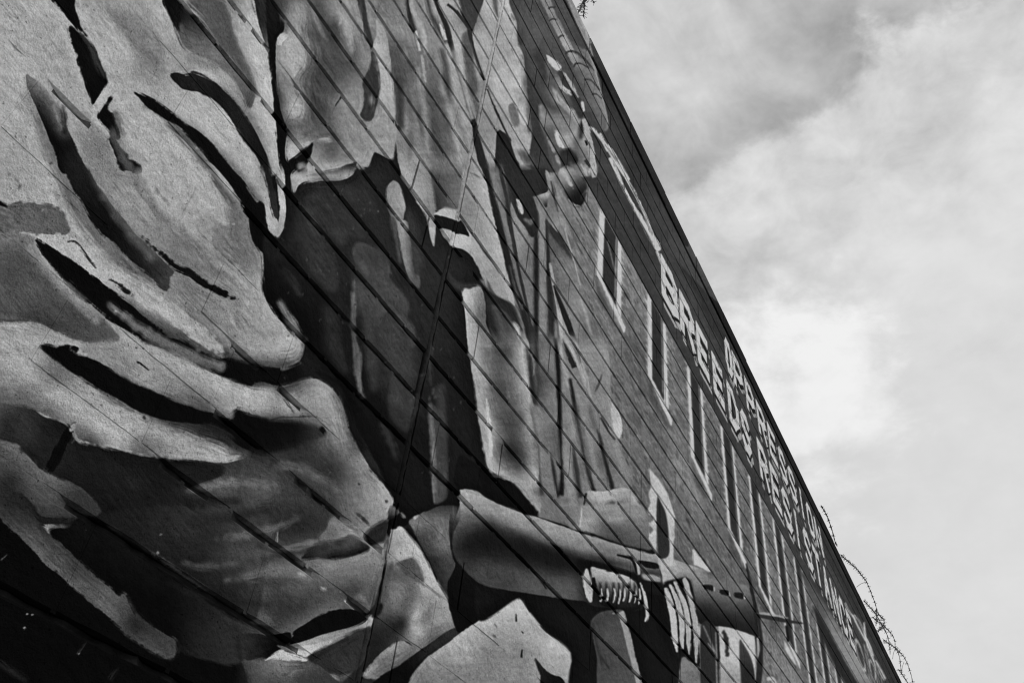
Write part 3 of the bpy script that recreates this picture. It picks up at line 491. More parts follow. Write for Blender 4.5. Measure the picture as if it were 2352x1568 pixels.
S("1720,1070,24 1755,1180,44 1790,1330,50 1815,1500,50 1825,1600,40", .63, 1.5, 2); S("1705,1110,18 1700,1200,44 1690,1260,36", .22, 3, 3); S("1660,1250,40 1650,1400,40", .3, 6); S("1750,1270,8 1758,1310,14", .1, .8)
S("1380,1190,12 1450,1350,24 1530,1520,26", .52, 1.5, 5); S("1350,1100,10 1400,1250,12 1440,1330,12", .46, 1.2, 3); S("1420,1400,10 1480,1500,16 1520,1568,16", .5, 1.2, 4); S("1700,1480,16 1760,1568,26", .62, 1.2); S("1740,1440,26 1790,1520,16", .2, 1.5); S("1400,560,24 1420,680,20 1400,760,14", .42, 4)
tile(900, 380, 3.92, fy=(370, 392))
F("840,0 1000,0 1090,480 1290,640 1300,1600 880,1600 870,1450 900,1300 1050,1250 1000,800", "900,100,.38 1000,300,.36 1080,700,.4 1200,900,.42 1250,1200,.4 1000,1350,.24 1120,1300,.4 940,1450,.22 1200,1500,.42 1050,1500,.3", 3)
F("690,-10 800,0 840,130 880,300 930,520 980,740 1030,930 1080,1120 1112,1262 1040,1220 960,1180 890,1090 830,970 790,880 740,800 690,770 620,730 535,712 570,620 640,620 700,640 640,500 580,480 600,400 650,150",
 "750,100,.56 800,200,.62 850,400,.66 760,400,.54 700,300,.5 900,600,.66 800,600,.55 960,800,.66 850,800,.58 1030,1050,.64 950,1050,.55 1090,1220,.6 620,680,.74 650,640,.72 680,550,.52 1000,1180,.56", 1.2)
S("650,500,10 740,640,16 840,780,20 900,860,14 970,970,6", .3, 1.5); S("700,60,8 790,110,16", .4, 1.2)
S("835,-20,60 905,230,60 955,480,56 1025,760,56 1095,1060,60 1185,1320,56 1255,1600,50", .16, 1.5); S("893,0,44 950,250,54 1020,500,44 1090,750,20", .44, 2); S("960,-10,24 1030,260,34 1065,520,40 1120,760,50 1180,1050,50 1240,1350,46 1280,1600,40", .19, 1.5)
S("1060,900,10 1110,1100,16 1180,1300,20", .36, 2); F("1090,500 1140,470 1200,560 1280,650 1290,900 1280,1300 1270,1450 1200,1150 1130,780", "1130,560,.5 1200,700,.46 1200,900,.42 1250,1200,.4 1270,750,.36", 1.5)
F("1000,-30 1390,40 1410,220 1330,265 1270,280 1280,330 1315,420 1330,500 1320,600 1260,650 1200,560 1130,450 1090,300 1040,100", .165, 1.2, 1); F("1120,300 1170,340 1190,420 1170,440 1140,390", .68, 1); S("1190,480,26 1260,520,36 1270,470,16", .36, 2, 3)
F("1270,290 1340,258 1410,250 1425,300 1420,372 1380,370 1360,320 1320,300", "1330,280,.5 1390,280,.56 1400,350,.16", 1)
S("1355,430,46 1350,700,56 1345,1000,66 1350,1300,76 1345,1620,76", .47, 3, 1); S("1300,600,40 1300,900,44 1300,1300,48 1302,1620,44", .15, 1.8); S("1395,480,20 1400,700,30 1415,1000,40 1440,1300,50 1450,1620,44", .18, 1.8)
F("1420,620 1500,700 1600,820 1660,950 1710,1110 1800,1350 1860,1600 1560,1620 1490,1250 1440,950", "1500,800,.4 1600,950,.46 1550,1100,.42 1700,1250,.52 1650,1400,.46 1600,1500,.52 1780,1450,.4 1480,750,.36 1700,1500,.4", 1.5)
F("1400,470 1500,600 1590,760 1620,850 1500,700 1420,600", .2, 3); F("1380,45 1440,110 1470,250 1512,400 1500,600 1440,540 1390,460 1400,350 1420,250", "1420,150,.52 1460,300,.4 1480,480,.48 1430,450,.42", 1.2); S("1430,140,8 1460,260,14 1500,420,8", .18, 1); S("1450,60,24 1500,300,28 1540,480,36 1610,650,14", .5, 2.5, 3)
S("1560,560,8 1600,720,14 1650,880,10 1700,1080,8", .64, 1); S("1700,1110,8 1780,1300,10 1850,1480,6", .42, 1); S("1700,1200,12 1750,1350,24 1795,1530,14", .58, 2)
S("1420,880,14 1450,1050,32 1500,1250,42 1530,1600,30", .62, 1.2); S("1455,1080,20 1520,1250,42 1600,1450,50 1650,1620,40", .15, 1.5); S("1470,1400,10 1490,1620,30", .5, 2)
F("1570,0 1650,40 1750,180 1700,290 1692,362 1640,340 1590,290 1540,200 1500,60", "1600,100,.5 1650,280,.1 1700,180,.2 1560,150,.46 1690,340,.1", 1.2, 1); S("1510,20,26 1590,130,36 1650,240,16", .64, 1.5, 4); S("1740,-10,22 1762,80,16 1790,20,16 1832,95,20", .62, 1); S("1590,300,10 1640,350,16 1700,365,6", .55, 1)
F("520,1030 640,1060 770,1088 640,1130 560,1080", .2, 4); F("640,1130 700,1110 770,1095 820,1140 840,1260 840,1400 900,1600 700,1600 670,1400", "660,1150,.78 660,1300,.72 760,1180,.5 780,1300,.42 720,1250,.6 820,1350,.36 730,1500,.62 850,1500,.4 700,1450,.66", 1.2)
F("830,1120 960,1180 1060,1230 1110,1290 1150,1400 1180,1500 1100,1420 1020,1320 920,1260 850,1250", .17, 2); S("1090,1400,20 1130,1470,34 1150,1568,30", .66, 2, 2); S("860,1270,30 890,1400,40 960,1600,50", .16, 3); S("930,1290,30 980,1420,50 1050,1600,40", .3, 4)
tile(900, 780, 3.92, fy=(758, 800))
F("1200,-40 1880,-40 1980,500 2060,950 2140,1330 1760,1370 1700,1600 1320,1600 1300,900 1250,400", "1300,100,.3 1400,250,.4 1600,100,.45 1750,100,.52 1850,300,.5 1350,700,.38 1450,900,.38 1600,900,.46 1750,700,.5 1850,700,.46 1950,700,.5 1980,1000,.46 1900,1100,.36 2060,1200,.46 1650,1300,.4 1400,1300,.42 1800,1250,.46", 2)
F("700,-40 1200,-40 1230,300 1270,700 1310,1000 1330,1250 1345,1420 1325,1550 1200,1350 1080,1250 960,1215 890,1150 850,900 800,600", "760,50,.56 850,50,.44 950,100,.28 1050,100,.3 1130,50,.5 1190,100,.64 820,400,.58 900,400,.38 1000,450,.28 1090,500,.36 1160,400,.56 1230,500,.6 880,800,.66 950,750,.4 1050,800,.26 1150,750,.33 1250,800,.58 950,1050,.42 1050,1020,.17 1150,1050,.22 1280,1100,.52 920,1170,.62 1000,1190,.55 1150,1260,.54 1250,1380,.55 1300,1350,.4 1150,1150,.3 1320,1280,.66", 1.2, 1)
S("740,-20,50 770,300,44 820,700,44 850,950,50 885,1140,30", .58, 3, 4); S("848,500,6 870,700,38 885,850,38 890,1050,26", .76, 1.2, 2); S("860,270,12 890,420,28 915,600,20", .54, 2, 6); S("1185,-10,40 1215,300,46 1258,600,40 1298,900,36 1322,1200,26", .64, 1.8, 2); S("1020,300,10 1060,520,16", .42, 2)
S("1212,60,26 1252,300,46 1292,600,36 1332,1000,26 1352,1400,36", .17, 4); F("900,1228 1000,1243 1100,1300 1200,1400 1310,1560 900,1450 760,1360 560,1300 600,1050 700,1080", .065, 1.5); S("960,1215,20 1100,1275,34 1200,1375,34 1320,1545,20", .54, 2, 3)
S("1232,100,8 1288,200,20 1275,330,12", .44, 1.5, 1); F("1320,-30 1465,-30 1490,440 1500,780 1420,720 1340,600 1325,300", "1400,200,.42 1350,400,.27 1450,500,.43 1420,300,.36 1390,0,.38", 2); S("1300,100,20 1320,400,26 1300,560,14", .2, 3)
F("1240,560 1500,800 1530,1000 1520,1150 1440,1050 1430,1400 1350,1300 1320,950", "1350,750,.44 1420,850,.36 1380,1000,.44 1480,1000,.34 1390,1200,.42", 2); S("1425,1000,8 1460,1200,30 1500,1420,20", .16, 2); S("1420,950,20 1400,1200,40 1430,1450,30", .42, 3)
S("1480,-20,40 1500,300,44 1512,700,36 1520,900,26 1535,1150,30 1520,1400,50", .11, 1.8); S("1500,-20,30 1550,250,40 1620,550,40 1655,850,26", .55, 1.8); S("1560,950,50 1590,1200,76 1640,1540,76", .48, 3, 2); S("1600,350,26 1660,650,50 1720,950,44 1780,1200,40 1825,1380,30", .15, 1.8)
S("1540,-10,14 1600,130,50 1650,250,60", .17, 1.5); F("1530,-30 1640,-30 1700,150 1760,330 1800,520 1740,420 1680,260 1600,90", "1600,20,.64 1680,180,.6 1760,400,.58", 1.2); S("1630,30,16 1680,130,30 1700,210,8", .3, 1.5)
S("1690,480,40 1730,700,86 1770,950,86 1830,1200,76 1900,1360,40", .5, 4, 2); S("1850,800,12 1900,1000,34 1950,1200,34 1990,1345,40", .17, 1.8); S("1630,950,12 1660,1150,40 1700,1420,40", .21, 2.5); S("1830,470,10 1870,380,14 1895,310,6", .28, 1)
S("1960,520,30 1990,700,54 2010,870,50", .52, 2, 2); F("1985,550 2050,670 2076,780 2055,890 2010,850 1980,700", "2000,650,.66 2045,780,.78", 1, 1); S("2000,930,36 2050,1050,54 2095,1220,20", .5, 2, 3); S("1880,700,10 1950,820,14 2010,900,8", .16, 1.5)
F("1770,1360 1900,1365 2100,1330 2160,1400 2220,1600 1700,1600 1750,1400", "1780,1450,.5 1850,1430,.66 1950,1400,.68 2050,1400,.6 2080,1430,.48 2150,1500,.58 1950,1540,.62 1850,1540,.38 2050,1520,.38", 1.2, 1); S("1850,1600,40 1920,1520,56 1980,1470,56 2010,1500,36", .32, 3); S("1750,1380,18 1740,1450,16 1710,1600,12", .18, 1.5); S("2150,1370,8 2190,1460,14 2230,1580,10", .66, 1)
S("1300,-10,30 1310,200,24", .18, 3); S("1440,-20,24 1470,120,10", .42, 3); S("1660,560,20 1700,760,40 1750,960,44 1800,1180,36", .3, 4, 0, .6); S("1780,560,14 1800,700,30 1850,850,20", .33, 4); S("1590,-10,10 1660,100,20 1720,260,12", .44, 2); S("1570,420,16 1640,700,26 1690,950,20", .36, 3); S("1260,620,16 1290,900,26 1310,1150,16", .3, 4)
# ---- tile 588,1176 : wrist and sleeves
tile(588, 1176, fx=(530, 640), fy=(1145, 1200))
F("-60,-60 1240,-60 1230,100 1200,300 1100,800 1000,1000 800,1568 -60,1600", "50,50,.22 300,100,.2 150,200,.25 600,100,.25 500,150,.22 450,50,.18 900,50,.5 100,330,.4 300,300,.3 0,450,.42 100,550,.34 300,520,.42 600,520,.44 450,600,.36 150,800,.23 500,850,.24 300,950,.22 700,850,.32 900,560,.42 1000,420,.5 900,700,.24 1000,780,.3 650,680,.3 750,620,.36 500,1150,.5 100,1450,.34 300,1450,.3 600,1500,.24 900,1450,.3", 2)
S("235,-30,6 240,60,10 160,180,6", .4, 2); S("205,180,10 195,270,12", .75, .8); S("0,340,12 150,350,16 260,345,8", .6, 2, 4)
F("900,-60 1235,-60 1210,60 1060,140 1000,100 960,40", "1000,20,.56 1150,40,.5 1050,110,.5", 1.2, 2); S("920,0,30 1000,70,30 1050,120,16", .14, 2, 3)
F("690,40 760,60 900,180 950,230 860,210 720,250 590,260 580,220 650,150", "720,60,.6 850,180,.62 700,200,.5 620,230,.48", 2, 3)
F("240,320 420,270 580,250 460,360 410,440 260,400", .46, 2, 2)
F("420,430 460,370 560,300 720,260 860,205 960,250 1045,330 900,400 700,430 560,425", "480,400,.14 700,300,.34 700,390,.14 900,260,.32 950,350,.12 560,330,.3", 2); S("0,290,40 120,350,30 250,380,40 360,430,50 420,480,20", .1, 4, 2, .8)
F("1060,140 1230,60 1190,260 1120,310 1000,240", .16, 3)
S("1040,320,20 1100,380,40 1180,430,30", .58, 2, 4); S("370,520,30 430,580,36 520,600,20", .58, 3, 5); S("560,660,16 640,700,24 660,730,10", .62, 2, 3); S("0,650,60 200,640,80 420,640,40", .2, 6, 4, .6)
S("810,800,26 870,850,30 930,890,14", .6, 1.5, 3); S("880,790,40 980,770,40 1050,820,40", .42, 3, 7, .8); S("380,800,16 340,950,16 310,1100,30", .3, 3, 4)
F("1050,350 1190,280 1160,520 1100,800 1060,900 1000,700 1050,560", "1100,400,.5 1120,520,.46 1080,750,.3", 3, 2)
F("320,1190 350,1090 450,1030 560,960 680,905 830,885 960,895 1050,950 1020,1000 860,1055 640,1110 480,1160 360,1200", .03, 1.2, 1)
F("-160,1120 150,1125 300,1090 320,1180 290,1230 180,1210 240,1275 100,1330 -160,1345", .03, 1.2, 1)
F("340,1220 480,1165 640,1120 900,1050 1000,1000 1075,930 1070,1060 900,1090 720,1180 600,1260 470,1330", "450,1210,.56 640,1150,.5 850,1080,.4 1020,1010,.52 1060,950,.6", 1.5, 2)
F("230,1262 330,1300 480,1350 440,1365 250,1365 60,1355 150,1310", .8, 1.2, 2); F("350,1245 560,1200 720,1175 600,1260 470,1325", "450,1260,.82 650,1200,.6", 1.5, 3)
F("480,1325 620,1240 760,1180 920,1090 1060,1050 1060,1200 980,1380 900,1460 720,1500 560,1410", .17, 2, 2); S("500,1300,20 600,1250,30 700,1200,16", .45, 2, 5)
S("600,1540,30 680,1500,40 760,1560,40", .55, 3, 5); F("-160,1370 480,1375 720,1520 760,1600 -160,1620", "0,1450,.33 250,1420,.42 400,1450,.3 200,1550,.3 500,1520,.22", 1.5, 3)
F("1235,-60 1390,-60 1400,90 1350,130 1280,165 1225,220 1215,120", .05, 1.2, 2); F("1310,-20 1370,20 1380,60 1340,40", .5, 1, 3)
F("1240,180 1280,150 1335,125 1400,200 1470,280 1540,380 1600,500 1650,620 1700,700 1770,820 1800,930 1840,1070 1750,1090 1620,1160 1500,1260 1400,1190 1310,1180 1200,1250 1060,1350 1050,1100 1140,850 1190,500",
 "1300,250,.6 1340,170,.66 1400,300,.66 1500,450,.68 1580,600,.66 1250,350,.55 1350,450,.62 1370,520,.34 1450,480,.34 1250,520,.36 1300,700,.42 1400,600,.36 1450,700,.42 1250,800,.4 1300,850,.44 1550,680,.68 1600,800,.52 1500,900,.62 1560,950,.42 1700,900,.54 1640,980,.6 1750,1000,.5 1450,1050,.64 1480,1120,.64 1600,1100,.42 1380,830,.32 1250,1000,.2 1150,1150,.13 1350,1020,.16 1300,1100,.2 1150,980,.22 1150,1270,.14 1550,1180,.42 1700,1060,.46", 1.2, 1)
F("1320,450 1450,420 1540,600 1530,640 1420,560 1280,480", .33, 2, 2); S("1330,500,14 1450,600,16 1580,690,10 1700,780,8", .28, 2); S("1260,460,30 1200,600,40 1180,750,30 1150,860,50", .3, 3, 3)
S("1230,220,30 1200,400,30 1180,480,20", .42, 3, 4); S("1500,900,60 1430,1020,50 1500,1130,30", .68, 3, 8, .8); S("1620,860,40 1560,1000,30", .44, 3, 6); S("1340,130,10 1420,230,12 1540,390,10 1620,550,8", .3, 1)
S("1150,830,50 1120,920,40 1060,960,30", .1, 2, 3)
F("980,1500 1100,1340 1310,1180 1420,1210 1520,1285 1300,1430 1120,1530", "1100,1420,.4 1300,1250,.5 1350,1320,.36 1200,1400,.35", 1.5, 3); S("1000,1500,30 1060,1430,30 1140,1400,20", .52, 2, 4)
F("1020,1640 1120,1520 1310,1410 1430,1320 1530,1250 1640,1170 1750,1090 1840,1060 1880,1110 1760,1230 1660,1320 1560,1370 1480,1440 1420,1500 1380,1600 1320,1660", "1200,1550,.04 1400,1400,.08 1600,1250,.17 1750,1130,.2 1330,1550,.04", 1.2, 1)
F("1400,80 1480,30 1600,-20 1690,-60 1840,-60 1830,60 1800,220 1795,400 1830,480 1770,620 1770,780 1680,640 1620,510 1540,350 1450,180", "1480,80,.42 1600,30,.44 1750,60,.4 1550,200,.26 1650,200,.34 1700,300,.38 1650,420,.2 1750,350,.3 1720,550,.2 1790,100,.34", 1.2); S("1440,60,20 1540,0,10 1620,-40,8", .66, 1, 2); S("1700,150,20 1690,250,16 1720,330,10", .45, 2, 3); S("1810,-60,8 1810,100,10 1780,300,8", .5, 1.5)
F("1840,-60 2600,200 2900,700 2500,800 2350,790 2200,890 1900,1090 1830,1060 1770,820 1760,640 1830,480 1795,380", "2000,50,.3 1900,250,.1 2100,350,.13 2300,500,.16 2200,650,.06 1900,700,.05 2000,900,.045 1850,500,.07", 1.2)
for t_ in ((1700, 480), (1770, 370), (1740, 490), (1840, 440), (1870, 470), (2025, 615), (2070, 690), (1770, 530), (1920, 560)): S("%d,%d,14 %d,%d,8" % (t_[0], t_[1], t_[0] + 14, t_[1] + 12), .5, .8, 2)
F("1390,1660 1400,1560 1450,1470 1560,1345 1700,1240 1900,1090 2050,985 2200,890 2350,790 2410,770 2500,880 2650,1080 2780,1190 2890,1290 2950,1400 3010,1600 3000,1700", "1500,1500,.45 1600,1400,.52 1800,1200,.66 1900,1200,.66 2100,1000,.68 2300,850,.7 2400,800,.72 2500,1000,.66 2650,1200,.68 2800,1300,.66 2900,1450,.6 2200,1100,.58 2100,1300,.5 1900,1500,.48 2300,1300,.5 2500,1300,.5 2350,1500,.52 1700,1400,.5 2000,1150,.6 2600,1450,.56 2750,1550,.5", 1.2, 1)
S("1850,1140,30 1950,1200,40 1900,1300,30", .66, 3, 6); S("2150,960,6 2200,1040,10 2250,1080,6", .3, 1, 2); S("2150,1100,10 2210,1160,20", .34, 1, 3); S("1550,1400,30 1700,1500,20 1850,1600,12", .4, 3, 0, .6)
F("2560,1330 2640,1430 2730,1495 2790,1510 2840,1560 2860,1700 2640,1700 2610,1500", "2600,1400,.18 2700,1520,.1 2800,1560,.08", 1.5, 1)
S("2390,930,10 2395,1000,14", .06, .8); S("2440,1090,10 2460,1110,14", .06, .8); S("2450,1260,10 2440,1330,14", .05, .8); S("2500,980,16 2600,1080,30 2740,1180,14", .42, 4, 3, .7)
# ---- tile 1176,1176 : the long gun with its grip
tile(1176, 1176)
F("0,-60 60,-30 250,45 500,125 640,160 760,180 980,250 1150,300 1300,340 1300,380 1100,330 900,285 700,215 520,150 250,70", .1, 1.5)
F("420,-60 600,-60 1180,-60 1290,320 1180,330 1000,290 800,215 620,165 520,130", "600,50,.46 750,30,.56 950,40,.48 850,120,.36 1050,120,.42 1150,200,.36 640,110,.56 1100,20,.5 980,200,.3", 2, 1); S("640,-40,10 635,60,14 620,140,10", .66, 1.2); S("880,60,50 1000,60,40 1060,30,20", .58, 4, 0, .7)
F("-300,600 300,700 660,760 1300,700 1420,680 1500,1000 1560,1240 1700,1420 1760,1700 600,1700 540,1290 300,1080 150,900 60,790 -300,1000", .07, 2)
F("-480,-180 -440,-200 60,-10 250,52 480,135 700,205 980,300 1250,380 1345,400 1375,560 1400,700 1240,700 1180,900 760,860 650,815 300,768 0,720 -300,650 -520,420 -540,200 -470,40",
 "-430,-130,.58 -250,-100,.5 0,30,.48 100,80,.46 300,140,.54 500,220,.5 700,320,.42 1000,370,.44 1200,430,.46 1300,470,.46 -300,50,.34 -200,150,.14 100,260,.12 300,330,.13 500,400,.12 700,440,.12 900,510,.06 1100,620,.06 -400,300,.1 -200,350,.12 0,450,.16 100,550,.2 350,650,.26 550,700,.3 400,520,.14 150,650,.26 -300,500,.2 1300,600,.12 1300,750,.14 600,600,.2 700,780,.14 900,850,.1", 1.2, 1)
S("-470,-150,20 -300,-80,40 0,40,60 300,150,60 600,240,40", .55, 5, 8, .6); S("-430,-60,50 -150,30,70 100,130,80 400,240,80 700,345,60 1000,420,50 1250,470,40", .6, 9, 0, .55)
S("-400,230,110 -100,310,140 200,390,150 500,450,110 800,500,80 1050,570,70", .07, 16, 0, .75)
S("-300,480,60 0,560,80 300,640,80 600,720,60", .28, 12, 0, .6)
S("380,290,12 460,360,20 560,480,20 640,570,8", .05, 1.5); S("60,380,12 200,540,20 320,700,10", .05, 1.5)
S("650,410,10 850,470,24 1050,520,30 1130,540,24", .42, 4, 2, .6); F("600,430 800,460 1000,520 1130,560 1150,620 1000,570 800,530 640,520", .07, 3)
F("1160,440 1330,465 1345,515 1220,500", .07, 1.2); F("1200,560 1355,590 1360,640 1215,615", .52, 2); F("1200,640 1370,660 1390,760 1230,720", .1, 2)
S("965,388,14 1040,405,22 1105,430,26 1140,500,26 1150,560,16", .06, 1); S("1115,425,10 1150,470,24 1170,575,26", .62, 1, 1)
F("650,620 670,530 690,510 712,550 735,620 748,690 742,780 728,828 700,812 675,740", "690,580,.66 720,700,.6 680,700,.72 700,640,.52", 1, 1)
F("722,508 800,520 880,545 990,572 1100,612 1140,640 1165,690 1190,780 1190,870 1060,905 940,880 830,850 790,790 755,690", "780,550,.6 950,600,.64 1080,640,.6 1140,700,.42 850,660,.4 1000,690,.42 830,780,.12 950,850,.1 1080,870,.1 1170,850,.1", 1.2); S("722,510,10 850,535,10 990,572,12 1110,615,8", .74, .8, 1)
for i_, x_ in enumerate((815, 872, 935, 985, 1028, 1083, 1132, 1168)):
    S("%d,640,10 %d,740,26 %d,850,26" % (x_ - 6, x_ + 2, x_ - 22), .11, 2); S("%d,690,8 %d,770,18 %d,%d,12" % (x_ + 6, x_ + 12, x_ - 4, 820 + 8 * (i_ % 4)), .74, 1, 1)
S("745,600,30 770,700,30 815,800,24", .05, 1.2); S("1180,640,10 1215,740,22 1240,870,30 1245,950,34 1225,1005,12", .7, 1)
F("1340,395 1420,405 1500,440 1650,490 1850,560 2020,635 2190,690 2225,850 2265,1145 2100,1090 1900,1045 1720,1020 1660,860 1580,640 1450,640 1400,690 1370,540",
 "1380,450,.66 1400,560,.66 1430,640,.62 1500,480,.6 1600,550,.54 1700,600,.5 1900,640,.44 2100,700,.42 1700,720,.38 1900,800,.3 2050,840,.3 2150,780,.34 1800,870,.16 2000,950,.15 2200,950,.18 1750,980,.12 2200,1080,.14 1550,600,.45 1650,760,.3 1800,520,.4 2000,660,.36", 1.2, 1)
S("1700,520,8 1850,580,30 2020,640,14", .3, 3, 4, .7)
for p_ in ((1760, 665), (1905, 712), (2040, 738)): F("%d,%d %d,%d %d,%d %d,%d %d,%d" % (p_[0], p_[1], p_[0]+75, p_[1]+6, p_[0]+92, p_[1]+58, p_[0]+40, p_[1]+46, p_[0]+10, p_[1]+38), .11, 1); S("%d,%d,8 %d,%d,14" % (p_[0]+92, p_[1]+20, p_[0]+96, p_[1]+60), .66, .8)
F("1380,680 1480,620 1640,620 1700,1000 1740,1420 1500,1300 1420,1000", .1, 2)
S("1412,690,26 1452,830,58 1484,1000,62 1498,1150,54 1520,1280,16", .72, 1, 1); S("1452,660,26 1522,820,48 1558,980,52 1564,1150,44 1574,1260,14", .68, 1, 1); S("1492,630,26 1578,820,44 1616,1000,46 1622,1200,38 1630,1310,14", .66, 1, 1); S("1575,605,26 1640,800,46 1680,1000,54 1692,1200,44 1692,1385,18", .6, 1, 1); S("1580,600,20 1610,660,30 1632,760,10", .66, 1.2)
S("1705,1045,20 1735,1150,44 1745,1300,44 1750,1480,30", .66, 1, 1)
F("725,1000 800,920 900,895 1030,910 1080,1130 1140,1340 1200,1700 820,1700 780,1350 750,1180", "800,1000,.22 900,1100,.27 950,1300,.26 850,1400,.24 1000,1500,.28", 1.5); S("1000,910,50 1050,1080,56 1100,1300,56 1150,1500,50 1180,1640,40", .5, 1.5, 1); S("740,1010,10 790,1250,12 830,1400,10", .15, 2); S("810,1320,14 870,1400,16 900,1440,6", .13, 2)
S("920,935,10 945,925,30", .5, 1, 2)
S("2235,940,26 2350,955,34 2450,980,30 2560,1000,22 2660,1016,10", .17, .8); S("2240,925,10 2330,930,20 2420,945,12", .6, 1.5); S("2190,690,10 2235,860,14 2265,1140,12", .1, 1); S("2150,480,14 2190,650,20 2235,870,14", .16, 1)
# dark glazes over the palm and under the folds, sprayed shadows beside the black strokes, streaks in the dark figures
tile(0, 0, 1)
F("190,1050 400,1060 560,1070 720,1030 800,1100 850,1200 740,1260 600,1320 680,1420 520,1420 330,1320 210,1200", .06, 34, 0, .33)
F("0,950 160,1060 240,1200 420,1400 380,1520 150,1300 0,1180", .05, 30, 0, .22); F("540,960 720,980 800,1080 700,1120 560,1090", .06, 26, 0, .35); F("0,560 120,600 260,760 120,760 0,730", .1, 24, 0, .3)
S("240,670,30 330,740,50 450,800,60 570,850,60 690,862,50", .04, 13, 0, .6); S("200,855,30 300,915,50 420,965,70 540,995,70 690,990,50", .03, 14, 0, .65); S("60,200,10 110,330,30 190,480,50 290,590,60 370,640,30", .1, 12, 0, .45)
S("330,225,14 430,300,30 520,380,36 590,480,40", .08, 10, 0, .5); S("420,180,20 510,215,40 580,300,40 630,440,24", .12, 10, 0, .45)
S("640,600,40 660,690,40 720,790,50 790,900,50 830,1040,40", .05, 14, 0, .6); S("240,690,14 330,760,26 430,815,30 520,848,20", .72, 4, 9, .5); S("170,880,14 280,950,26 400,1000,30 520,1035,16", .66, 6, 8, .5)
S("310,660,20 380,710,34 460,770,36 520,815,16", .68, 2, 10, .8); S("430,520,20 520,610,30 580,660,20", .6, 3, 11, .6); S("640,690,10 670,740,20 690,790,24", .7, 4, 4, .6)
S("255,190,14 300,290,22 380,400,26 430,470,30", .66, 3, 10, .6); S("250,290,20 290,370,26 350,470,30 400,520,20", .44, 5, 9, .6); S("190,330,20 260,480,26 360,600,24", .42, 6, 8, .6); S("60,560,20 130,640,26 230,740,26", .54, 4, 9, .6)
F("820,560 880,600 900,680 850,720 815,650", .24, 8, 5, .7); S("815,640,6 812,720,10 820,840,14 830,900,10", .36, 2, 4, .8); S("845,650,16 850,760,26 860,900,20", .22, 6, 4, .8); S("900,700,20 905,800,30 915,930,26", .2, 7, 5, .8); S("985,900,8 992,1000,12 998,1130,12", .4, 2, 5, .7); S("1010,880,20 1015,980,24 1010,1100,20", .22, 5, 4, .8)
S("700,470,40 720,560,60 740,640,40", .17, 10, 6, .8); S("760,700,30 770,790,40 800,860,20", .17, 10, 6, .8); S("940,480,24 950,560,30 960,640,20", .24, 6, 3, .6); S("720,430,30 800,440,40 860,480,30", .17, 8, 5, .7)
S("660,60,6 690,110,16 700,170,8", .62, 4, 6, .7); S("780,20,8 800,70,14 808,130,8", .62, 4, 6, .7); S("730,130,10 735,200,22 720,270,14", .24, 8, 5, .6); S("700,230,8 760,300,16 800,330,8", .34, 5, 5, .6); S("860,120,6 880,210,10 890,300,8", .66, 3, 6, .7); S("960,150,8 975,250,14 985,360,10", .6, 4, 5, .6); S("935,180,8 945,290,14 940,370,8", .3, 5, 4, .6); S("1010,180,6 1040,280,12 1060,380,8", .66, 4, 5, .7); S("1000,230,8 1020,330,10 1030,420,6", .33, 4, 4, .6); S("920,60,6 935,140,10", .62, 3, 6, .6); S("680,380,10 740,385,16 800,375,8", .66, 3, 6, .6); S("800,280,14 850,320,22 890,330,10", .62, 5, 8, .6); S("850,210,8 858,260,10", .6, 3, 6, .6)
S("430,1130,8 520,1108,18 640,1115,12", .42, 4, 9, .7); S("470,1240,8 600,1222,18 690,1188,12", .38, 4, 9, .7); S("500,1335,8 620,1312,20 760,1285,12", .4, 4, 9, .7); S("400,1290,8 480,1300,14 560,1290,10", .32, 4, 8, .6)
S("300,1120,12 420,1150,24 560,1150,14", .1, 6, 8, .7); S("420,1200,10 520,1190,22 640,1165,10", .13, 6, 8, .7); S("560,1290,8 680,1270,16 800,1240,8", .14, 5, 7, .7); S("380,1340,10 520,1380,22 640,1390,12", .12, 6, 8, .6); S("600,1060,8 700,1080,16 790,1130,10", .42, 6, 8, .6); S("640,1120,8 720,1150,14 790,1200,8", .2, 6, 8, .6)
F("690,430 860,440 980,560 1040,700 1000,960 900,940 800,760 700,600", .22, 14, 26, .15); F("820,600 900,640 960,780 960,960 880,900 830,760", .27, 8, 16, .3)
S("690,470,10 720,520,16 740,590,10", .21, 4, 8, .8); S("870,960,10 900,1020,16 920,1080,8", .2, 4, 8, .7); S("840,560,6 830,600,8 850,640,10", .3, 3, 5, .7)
for q_ in range(60):
    x_, y_ = rng.uniform(640, 1080), rng.uniform(430, 1150); S([(x_, y_, 1.5), (x_ + rng.uniform(-3, 3), y_ + rng.uniform(3, 9), 2)], .4, .7, 0, .5)
for q_ in range(70):
    x_, y_ = rng.uniform(0, 900), rng.uniform(0, 1500); s_ = rng.uniform(2, 7); S([(x_, y_, s_ * .6), (x_ + s_ * .8, y_ + s_, s_)], rng.choice([.06, .08, .66]), .8, 2, .6)
# ---- street of brick fronts, its tall sash windows, and the band above; authored in wall metres
brushwork()
tile(0, 0, 1)
